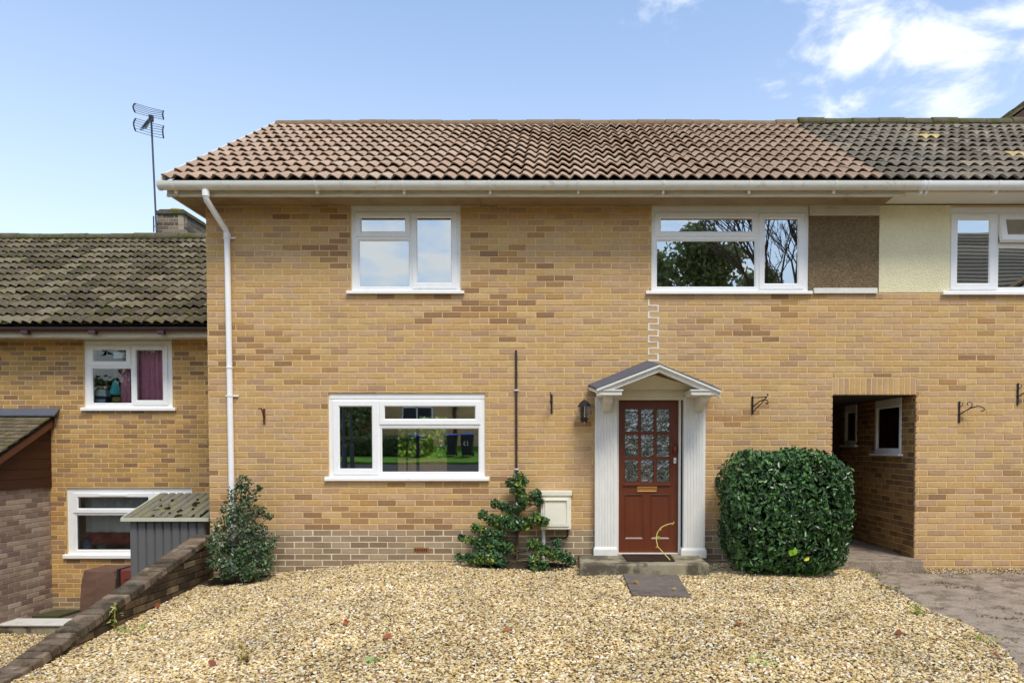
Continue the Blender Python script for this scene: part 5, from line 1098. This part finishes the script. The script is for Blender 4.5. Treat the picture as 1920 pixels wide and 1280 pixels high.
weed(1640, 1073, 8.0, .05, 30, 'weed tuft growing beneath the passage step', [G(110, 124, 50), G(130, 130, 70)], 5, .07)
weed(448, 1262, 5.0, .12, 20, 'brownish weed near the bottom edge of the picture', [G(130, 110, 60), G(150, 130, 70)], 6, .03)
weed(696, 1260, 4.95, .03, 18, 'pale green flat weed at the bottom left of centre', [G(150, 180, 110)], 7, .04)
weed(1430, 1262, 4.95, .03, 22, 'pale green flat weed at the bottom right of centre', [G(150, 180, 100), G(170, 190, 110)], 8, .05)
weed(1845, 1188, 5.5, .06, 20, 'small weed in the crack at the right of the path', [G(130, 150, 60), G(150, 150, 80)], 9, .06)
lv = [(724, 1203, G(158, 92, 60), 'orange fallen leaf lying centre left in the gravel'), (1462, 1206, G(168, 104, 66), 'orange fallen leaf on gravel right of centre'), (1500, 1076, G(150, 80, 46), 'brown fallen leaf under the clipped bush'), (290, 1142, G(160, 90, 54), 'orange fallen leaf at the foot of the sloping wall'), (646, 1175, G(160, 90, 50), 'small brown fallen leaf above the orange one in the gravel'), (1690, 1195, G(150, 88, 62), 'reddish fallen leaf on gravel near the path edge'), (393, 1254, G(150, 84, 60), 'red fallen leaf near the bottom left'), (1875, 1240, G(122, 76, 58), 'dark red fallen leaf by the curved path edge'), (950, 1190, G(176, 110, 60), 'tan fallen leaf at the middle of the drive'), (1388, 1178, G(160, 90, 50), 'brown fallen leaf below the clipped bush on open gravel')]
for i, (px, py, c, lab) in enumerate(lv):
    Y = -3.0
    for _ in range(12): Y = (ZC - gz(WX(px, Y), Y)) * FPX / (py - HZ) - D
    x = WX(px, Y); o = leaf_mesh('fallen_leaf', [[x, Y, gz(x, Y) + .035]], [[0, -.4, 1.]], .085, .055, [c], M_leafdull, None, 80 + i, jitter=.25); tag(o, lab, 'leaf', 'fallen leaves')
for px, d_, c, lab, s in ((1195, 7.2, G(150, 120, 70), 'dry curled leaf on the grey slab before the doorstep', .11), (1265, 6.95, G(160, 140, 90), 'small dry leaf at the right of the grey slab', .05)):
    x = WX(px, d_ - D); o = leaf_mesh('fallen_leaf', [[x, d_ - D, gz(x, d_ - D) + .055]], [[0, -.3, 1.]], s, .05, [c], M_leafdull, None, 99, jitter=.2); tag(o, lab, 'leaf', 'fallen leaves')
x, Y = 4.15, -2.55; leaf = leaf_mesh('fallen_leaf', [[WX(1802, -2.4), -2.4, pathz(4, -2.4) + .02]], [[0, -.6, 1.]], .07, .05, [G(110, 76, 60)], M_leafdull, None, 120, jitter=.2); tag(leaf, 'dark fallen leaf alone on the concrete path', 'leaf', 'fallen leaves')

# ------------------------------------------------------------------ gravel: scattered pebbles
def pebble_material():
    m = bpy.data.materials.new('pebble'); m.use_nodes = True; nt = m.node_tree; N = nt.nodes; L = nt.links; b = N['Principled BSDF']; b.inputs['Roughness'].default_value = .75; b.inputs['Specular IOR Level'].default_value = .3
    oi = N.new('ShaderNodeObjectInfo'); cr = N.new('ShaderNodeValToRGB'); L.new(oi.outputs['Random'], cr.inputs[0]); cr.color_ramp.interpolation = 'LINEAR'
    st = [(0, (92, 76, 54)), (.10, (132, 106, 68)), (.22, (186, 156, 98)), (.4, (212, 186, 126)), (.54, (222, 200, 146)), (.66, (192, 166, 118)), (.78, (226, 212, 176)), (.88, (238, 231, 212)), (.94, (172, 122, 78)), (1, (126, 118, 108))]
    el = cr.color_ramp.elements; el[0].position = 0; el[1].position = 1; el[0].color = (*srgb(*st[0][1]), 1); el[1].color = (*srgb(*st[-1][1]), 1)
    for p_, c in st[1:-1]: e_ = el.new(p_); e_.color = (*srgb(*c), 1)
    geo = N.new('ShaderNodeNewGeometry'); nz = N.new('ShaderNodeTexNoise'); nz.inputs['Scale'].default_value = 110; nz.inputs['Detail'].default_value = 3; L.new(geo.outputs['Position'], nz.inputs['Vector'])
    n2 = N.new('ShaderNodeTexNoise'); n2.inputs['Scale'].default_value = 1.8; n2.inputs['Detail'].default_value = 5; L.new(geo.outputs['Position'], n2.inputs['Vector'])
    ad = N.new('ShaderNodeMath'); ad.operation = 'MULTIPLY_ADD'; L.new(nz.outputs[0], ad.inputs[0]); ad.inputs[1].default_value = .5; ad.inputs[2].default_value = .62
    a2 = N.new('ShaderNodeMath'); a2.operation = 'MULTIPLY_ADD'; L.new(n2.outputs[0], a2.inputs[0]); a2.inputs[1].default_value = .9; L.new(ad.outputs[0], a2.inputs[2])
    sc_ = N.new('ShaderNodeVectorMath'); sc_.operation = 'SCALE'; L.new(cr.outputs[0], sc_.inputs[0])
    a3 = N.new('ShaderNodeMath'); a3.operation = 'ADD'; L.new(a2.outputs[0], a3.inputs[0]); a3.inputs[1].default_value = -.34; L.new(a3.outputs[0], sc_.inputs['Scale']); L.new(sc_.outputs[0], b.inputs['Base Color'])
    return m
M_peb = pebble_material(); pc_ = bpy.data.collections.new('pebbles')
ico_v = []; t_ = (1 + 5 ** .5) / 2
ico_v = [Vector(v).normalized() for v in ((-1, t_, 0), (1, t_, 0), (-1, -t_, 0), (1, -t_, 0), (0, -1, t_), (0, 1, t_), (0, -1, -t_), (0, 1, -t_), (t_, 0, -1), (t_, 0, 1), (-t_, 0, -1), (-t_, 0, 1))]
ico_f = [(0, 11, 5), (0, 5, 1), (0, 1, 7), (0, 7, 10), (0, 10, 11), (1, 5, 9), (5, 11, 4), (11, 10, 2), (10, 7, 6), (7, 1, 8), (3, 9, 4), (3, 4, 2), (3, 2, 6), (3, 6, 8), (3, 8, 9), (4, 9, 5), (2, 4, 11), (6, 2, 10), (8, 6, 7), (9, 8, 1)]
for i in range(7):
    rr = random.Random(i + 40); me = bpy.data.meshes.new('pebble'); sx_, sy_, sz_ = rr.uniform(.9, 1.4), rr.uniform(.7, 1), rr.uniform(.4, .65)
    me.from_pydata([(v.x * sx_ * rr.uniform(.78, 1.15), v.y * sy_ * rr.uniform(.78, 1.15), v.z * sz_ * rr.uniform(.85, 1.1)) for v in ico_v], [], ico_f); me.materials.append(M_peb)
    o = bpy.data.objects.new('pebble', me); pc_.objects.link(o)
def scatter_group(name, density, smin, smax, seed):
    ng = bpy.data.node_groups.new(name, 'GeometryNodeTree'); ng.interface.new_socket('Geometry', in_out='INPUT', socket_type='NodeSocketGeometry'); ng.interface.new_socket('Geometry', in_out='OUTPUT', socket_type='NodeSocketGeometry')
    N = ng.nodes; L = ng.links; gi = N.new('NodeGroupInput'); go = N.new('NodeGroupOutput'); dp_ = N.new('GeometryNodeDistributePointsOnFaces'); dp_.inputs['Density'].default_value = density; dp_.inputs['Seed'].default_value = seed; L.new(gi.outputs[0], dp_.inputs['Mesh'])
    ci = N.new('GeometryNodeCollectionInfo'); ci.inputs['Collection'].default_value = pc_; ci.inputs['Separate Children'].default_value = True; ci.inputs['Reset Children'].default_value = True
    ip = N.new('GeometryNodeInstanceOnPoints'); ip.inputs['Pick Instance'].default_value = True; L.new(dp_.outputs['Points'], ip.inputs['Points']); L.new(ci.outputs[0], ip.inputs['Instance'])
    rv = N.new('FunctionNodeRandomValue'); rv.data_type = 'FLOAT_VECTOR'; rv.inputs[0].default_value = (-.5, -.5, 0); rv.inputs[1].default_value = (.5, .5, 6.283); rv.inputs['Seed'].default_value = seed + 1; L.new(rv.outputs[0], ip.inputs['Rotation'])
    rs = N.new('FunctionNodeRandomValue'); rs.data_type = 'FLOAT'; rs.inputs[2].default_value = smin; rs.inputs[3].default_value = smax; rs.inputs['Seed'].default_value = seed + 2
    ri = N.new('FunctionNodeRandomValue'); ri.data_type = 'INT'; ri.inputs[4].default_value = 0; ri.inputs[5].default_value = 6; ri.inputs['Seed'].default_value = seed + 3
    L.new(rs.outputs[1], ip.inputs['Scale']); L.new(ri.outputs[2], ip.inputs['Instance Index'])
    sp_ = N.new('GeometryNodeSetPosition'); rz_ = N.new('FunctionNodeRandomValue'); rz_.data_type = 'FLOAT_VECTOR'; rz_.inputs[0].default_value = (0, 0, -.004); rz_.inputs[1].default_value = (0, 0, .012); L.new(dp_.outputs[0], sp_.inputs['Geometry']); L.new(rz_.outputs[0], sp_.inputs['Offset']); L.new(sp_.outputs[0], ip.inputs['Points'])
    L.new(ip.outputs[0], go.inputs[0]); return ng
def pebbles(name, label, xs, ys, zf, density, seed, smin=.0065, smax=.0175):
    mb = MB(); nx = 40; rows = [[(xs(y)[0] + (xs(y)[1] - xs(y)[0]) * i / nx, y) for i in range(nx + 1)] for y in ys]
    mb.add([(x, y, zf(x, y) + .003) for r_ in rows for x, y in r_], [(k * (nx + 1) + i, (k + 1) * (nx + 1) + i, (k + 1) * (nx + 1) + i + 1, k * (nx + 1) + i + 1) for k in range(len(ys) - 1) for i in range(nx)])
    mb.f = [f[::-1] if True else f for f in mb.f]
    o = mb.build(name, M_gravelbed, origin=(0, 0, 0)); tag(o, label, 'gravel', kind='stuff'); md = o.modifiers.new('scatter', 'NODES'); md.node_group = scatter_group(name, density, smin, smax, seed); return o
pebbles('gravel', 'golden gravel covering the drive', lambda y: (-4.375, pathx(y) + (.02 if y < -.3 else 0)), lin(-.01, -4.6, 46), gz, 5600, 1)
pebbles('gravel', 'golden gravel of the drive nearest the street', lambda y: (-4.375, pathx(y)), lin(-4.6, -7.5, 20), gz, 2600, 5)
pebbles('gravel', 'golden gravel of the lower drive left of the sloping wall', lambda y: (-9.8, -4.62), lin(1.08, -3.5, 30), lowz, 3600, 3)
pebbles('gravel', 'scattered stones and litter along the right house foot', lambda y: (WX(1737, -.15), 5.9), lin(-.02, -.3, 4), lambda x, y: pathz(x, y), 1400, 9, .006, .012)

# leaf litter and bits of dirt on the path
g = np.random.default_rng(77); n = 13000; Yp = -g.random(n) ** 1.3 * 5; Xp = np.array([pathx(y) for y in Yp]) + g.random(n) ** .8 * 3.2
nzv = np.array([mnoise.noise((x * 1.6, y * 2.6, 5)) + .5 * mnoise.noise((x * 5, y * 7, 8)) for x, y in zip(Xp, Yp)]); edge = (Xp - np.array([pathx(y) for y in Yp])) < .10
ok = (nzv > .22) | ((Yp > -.3) & (g.random(n) < .6)) | (edge & (g.random(n) < .5)); Xp, Yp = Xp[ok], Yp[ok]
Pp = np.stack([Xp, Yp, [pathz(x, y) + .006 for x, y in zip(Xp, Yp)]], 1)
o = leaf_mesh('leaf_litter', Pp, np.tile([0, 0, 1.], (len(Pp), 1)), .022, .012, [G(96, 76, 52), G(70, 56, 40), G(120, 98, 66), G(140, 122, 88), G(84, 82, 50)], M_leafdull, None, 78, jitter=.3); tag(o, 'leaf litter and dirt on the concrete path', 'leaf litter', kind='stuff')

# garden seen through the ground floor room
M_fence = mat('pale_fence', srgb(168, 140, 108), rough=.9, var=.15, vscale=6)
fx0, fx1 = WX(700, 9.5), WX(900, 9.5); FN = empty('garden_fence', ((fx0 + fx1) / 2, 9.5, -.2), 'low pale board fence seen through the lower window', 'fence')
nb = 26; wz_ = (fx1 - fx0) / nb
for i in range(nb): m = MB(); m.box(fx0 + i * wz_ + .006, fx0 + (i + 1) * wz_ - .006, 9.5, 9.53, -.2, WZ(858, 9.5)); m.build('board', M_fence, FN)
GS = empty('garden_shrub', ((fx0 + fx1) / 2, 11, -.3), 'bright green shrub seen through the lower window and garden door', 'shrub')
g = np.random.default_rng(9); n = 16000; P = np.stack([g.uniform(fx0 - .5, fx1 + .5, n), g.uniform(10.2, 12.6, n), g.uniform(-.2, 3.8, n)], 1); nz_ = np.array([mnoise.noise((q[0] * .9, q[1] * .9, q[2] * .9)) for q in P.tolist()]); P = P[nz_ > -.35]
leaf_mesh('foliage', P, np.tile([0, -.6, .6], (len(P), 1)), .17, .09, [G(176, 206, 76), G(150, 190, 66), G(196, 216, 104), G(120, 166, 64)], M_leafdull, GS, 70, jitter=.7)
m = MB(); m.tube([(fx0 + 1, 11, -.4), (fx0 + 1.1, 11, 2.2)], [.06, .03], 6); m.build('stem', M_bark, GS)

# ------------------------------------------------------------------ the street behind the camera (mirrored in the panes)
def hedge(x0, x1, y, h, dpt, label, seed, name='hedge'):
    z = street_z(y) + .1; root = empty(name, ((x0 + x1) / 2, y, z), label, 'hedge'); g = np.random.default_rng(seed); n = int(900 * (x1 - x0))
    P = np.stack([g.uniform(x0, x1, n), y + g.choice([0, 1], n) * 0 + g.uniform(0, .25, n), z + g.uniform(.05, h, n)], 1); top = g.random(n) < .3; P[top, 1] = y - g.uniform(0, dpt, top.sum()); P[top, 2] = z + h + g.normal(0, .04, top.sum())
    leaf_mesh('foliage', P, np.tile([0, .8, .5], (n, 1)), .12, .07, [G(92, 108, 60), G(80, 96, 54), G(108, 122, 70)], M_leafdull, root, seed, jitter=.6)
    m = MB(); m.box(x0, x1, y - dpt, y - .02, z, z + h - .03); m.build('shade_core', M_core, root)  # solid block whose near-black colour stands for shade inside the hedge
hedge(-14.5, -6.6, -24.5, .85, 1.0, 'dark clipped hedge across the street, mirrored in the lower window', 3)
OH = empty('opposite_house', (-6, -31, street_z(-30)), 'buff brick house across the street, mirrored in the lower window', 'house'); oz = street_z(-30) + .1
m = MB(); plate(m, (-18, 2.2, oz - .5, oz + 5.2), [], -30.1, -30); m.box(-18, 2.2, -37, -30.1, oz - .5, oz + 5.2); M_obrick = mat('opposite_brick', srgb(214, 176, 124), rough=.95, var=.12, vscale=3, fine=.2, fscale=12); m.build('wall', M_obrick, OH)
for (x0, x1, z0, z1) in ((-13.6, -12.4, .9, 2.1), (-9.2, -7.4, 1.0, 2.2), (-4.6, -2.8, .2, 2.3), (-9.4, -7.2, 3.4, 4.6), (-13.6, -12.2, 3.4, 4.6), (-4.6, -2.6, 3.4, 4.6)):
    m = MB()
    for a, b, c, d_ in ((x0, x1, z0, z0 + .08), (x0, x1, z1 - .08, z1), (x0, x0 + .08, z0, z1), (x1 - .08, x1, z0, z1), ((x0 + x1) / 2 - .04, (x0 + x1) / 2 + .04, z0, z1)): m.box(a, b, -29.995, -29.93, oz + c, oz + d_)
    w_ = m.build('window', M_upvc, OH); m = MB(); m.box(x0 + .05, x1 - .05, -29.99, -29.96, oz + z0 + .05, oz + z1 - .05); m.build('pane', M_dk, w_)
m = MB(); m.loft([[(x, -29.4, oz + 5.1), (x, -33.5, oz + 8), (x, -37.6, oz + 5.1)] for x in (-18.4, 2.6)]); m.build('roof', M_ridge, OH)
OR_ = empty('opposite_house', (18, -20, street_z(-20)), 'grey roofed house with white gable edge, mirrored in the right upper window', 'house'); oz = street_z(-20) + 2.3
m = MB(); m.box(14.2, 27, -24, -17, oz - 3, oz + 4.5); m.build('wall', M_obrick, OR_)
m = MB(); m.loft([[(x, -16.5, oz + 4.35), (x, -20.5, oz + 7.5), (x, -24.5, oz + 4.35)] for x in (13.9, 27.4)]); orf = m.build('roof', M_deck, OR_)
for k in range(15):
    t0, t1 = k / 15, (k + 1.1) / 15; m = MB(); m.cc = P_tileg.c[k % len(P_tileg.c)]
    m.loft([[(x, -16.45 - 4 * t0, oz + 4.40 + 3.15 * t0), (x, -16.45 - 4 * t1, oz + 4.38 + 3.15 * t1), (x, -16.45 - 4 * t1, oz + 4.40 + 3.15 * t1), (x, -16.45 - 4 * t0, oz + 4.46 + 3.15 * t0)] for x in (13.85, 27.45)]); m.build('tile_course', M_tile_grey, orf)
gxa, gxb, gza, gzb = 15.6, 21.0, oz + 4.0, oz + 7.0
m = MB(); m.prism([(gxa + .2, gza), (2 * gxb - gxa, gza), (gxb, gzb - .1)], -16.1, -15.9); m.build('gable_wall', M_obrick, OR_)
m = MB(); m.prism([(gxa, gza - .1), (gxa + .3, gza - .1), (gxb, gzb - .18), (gxb, gzb + .04)], -15.85, -15.75); m.build('barge_board', M_upvc, OR_)
m = MB(); m.loft([[(gxa, y, gza), (gxb, y, gzb + .06), (gxb, y, gzb + .16), (gxa, y, gza + .1)] for y in (-15.7, -19.5)]); m.build('gable_roof', M_ridge, OR_)
def wheelie(x, y, label, num=None):
    z = street_z(y) + .11; root = empty('wheelie_bin', (x, y, z), label, 'bin', 'bins across the street'); m = MB()
    m.loft([[(x - a, y - b, z + q), (x + a, y - b, z + q), (x + a, y + b, z + q), (x - a, y + b, z + q)] for a, b, q in ((.21, .23, .05), (.28, .32, .95))]); m.build('body', M_dk, root, bevel=.02)
    m = MB(); m.loft([[(x - a, y - b, z + q), (x + a, y - b, z + q), (x + a, y + b, z + q), (x - a, y + b, z + q)] for a, b, q in ((.30, .35, .955), (.30, .34, 1.0), (.24, .24, 1.06))]); m.build('lid', M_blue, root, bevel=.01)
    for s_ in (-1, 1): m = MB(); m.loft([[(x + s_ * .24 + o_, y - .24 + .1 * math.cos(t), z + .1 + .1 * math.sin(t)) for t in [6.283 * k / 12 for k in range(12)]] for o_ in (-.02, .02)]); m.build('wheel', M_dk, root)
    if num:
        cu = bpy.data.curves.new('number', 'FONT'); cu.body = num; cu.size = .28; cu.align_x = 'CENTER'; cu.extrude = .002; t_o = bpy.data.objects.new('number', cu); col.objects.link(t_o); cu.materials.append(M_upvc)
        t_o.parent = root; t_o.location = (0, .315, .5); t_o.rotation_euler = (R(97), 0, R(180))
M_blue = mat('blue_lid', srgb(30, 62, 150), rough=.45, var=.05)
wheelie(-5.45, -24.2, 'blue lidded wheelie bin mirrored in the lower window, left of the numbered one'); wheelie(-4.65, -24.0, 'blue lidded wheelie bin with white number mirrored in the lower window', '13'); wheelie(-7.0, -23.6, 'blue lidded wheelie bin nearest the hedge, mirrored in the lower window')
def post(x, y, h, r_, label):
    z = street_z(y); root = empty('street_post', (x, y, z), label, 'post'); m = MB(); m.tube([(x, y, z), (x, y, z + h)], r_, 8); m.build('pole', M_al, root); m = MB(); m.lathe([(r_ * 1.8, 0), (r_ * 1.8, 1.0), (r_, 1.1)], (x, y, z), 8); m.build('base', M_al, root)
post(-8.9, -19, 6.5, .06, 'grey street post mirrored in the narrow left pane'); post(-8.6, -19, 2.4, .045, 'shorter grey post beside the taller street post, mirrored')
def evergreen(x, y, h, w, label, seed, n=9000, cols=None, name='evergreen_tree'):
    z = street_z(y); root = empty(name, (x, y, z), label, 'tree', 'trees mirrored in the upper windows'); g = np.random.default_rng(seed); C = []
    for i in range(34):
        t = g.uniform(.12, 1); rad = w * (1 - .75 * t ** 1.7) ; a = g.uniform(0, 6.283); rr_ = rad * math.sqrt(g.random()) * .8; s_ = w * g.uniform(.2, .38); C.append((x + rr_ * math.cos(a), y + rr_ * math.sin(a), z + h * t - s_ * .5, s_, s_, s_ * .8, 1))
    P, Nn = clumps(C, n / 34, seed); leaf_mesh('crown', P, Nn, .30, .16, cols or [G(140, 150, 98), G(122, 134, 84), G(160, 168, 114)], M_leafdull, root, seed, jitter=.8)
    m = MB(); m.tube([(x, y, z - .3), (x + .1, y, z + h * .5), (x, y, z + h * .9)], [.25, .16, .04], 8); m.build('trunk', M_bark, root)
def bare_tree(x, y, h, label, seed, depth=7):
    z = street_z(y); root = empty('bare_tree', (x, y, z), label, 'tree', 'trees mirrored in the upper windows'); rr = random.Random(seed); tr = MB(); tw = MB()
    def grow_(p, d, l, r_, k):
        q1 = p + d * l * .5 + Vector((rr.uniform(-.04, .04), rr.uniform(-.04, .04), 0)) * l; q_ = p + d * l + Vector((rr.uniform(-.06, .06), rr.uniform(-.06, .06), .03)) * l
        (tr if k > depth - 3 else tw).tube([p, q1, q_], [r_, r_ * .85, r_ * .68], 5 if k > 3 else 3, caps=False)
        if k == 0: return
        for _ in range(3):
            ax = Vector((rr.gauss(0, 1), rr.gauss(0, 1), rr.gauss(0, .5))); nd = (d + ax.normalized() * rr.uniform(.35, .75)).normalized(); nd.z += .12; grow_(q_, nd.normalized(), l * rr.uniform(.62, .82), r_ * .62, k - 1)
    grow_(Vector((x, y, z - .2)), Vector((0, 0, 1)), h * .26, h * .017, depth); tr.build('trunk', M_bark, root); tw.build('crown', M_bark, root)
evergreen(7.2, -27, 12.0, 4.6, 'dense evergreen tree mirrored in the wide upper window', 5)
evergreen(11.2, -31, 10.0, 3.4, 'second evergreen tree right of the dense one, mirrored in the wide window', 6)
evergreen(-11.6, -29, 6.6, 2.0, 'leafy tree top mirrored in the corner of the left upper window', 8, 2600)
bare_tree(10.0, -22.5, 14.5, 'tall bare tree mirrored in the right half of the wide upper window', 3)
evergreen(5.0, -28.5, 10.4, 2.4, 'smaller evergreen at the left of the dense one, mirrored in the wide window', 44, 4000)
evergreen(18.5, -34, 13.5, 4.5, 'dark tree behind the grey roof mirrored in the right upper window', 45)
bare_tree(-6.2, -30, 8.2, 'small bare tree mirrored at the foot of the left upper window', 9, 5)
for i, (x, y, h) in enumerate(((-21, -26, 9.5), (-25, -27, 10.5), (-29.5, -26, 9.8))):
    evergreen(x, y, h, 3.2, ('first', 'second', 'third')[i] + ' of the dark evergreens mirrored in the left house windows, counted from the hedge', 30 + i, 9000)
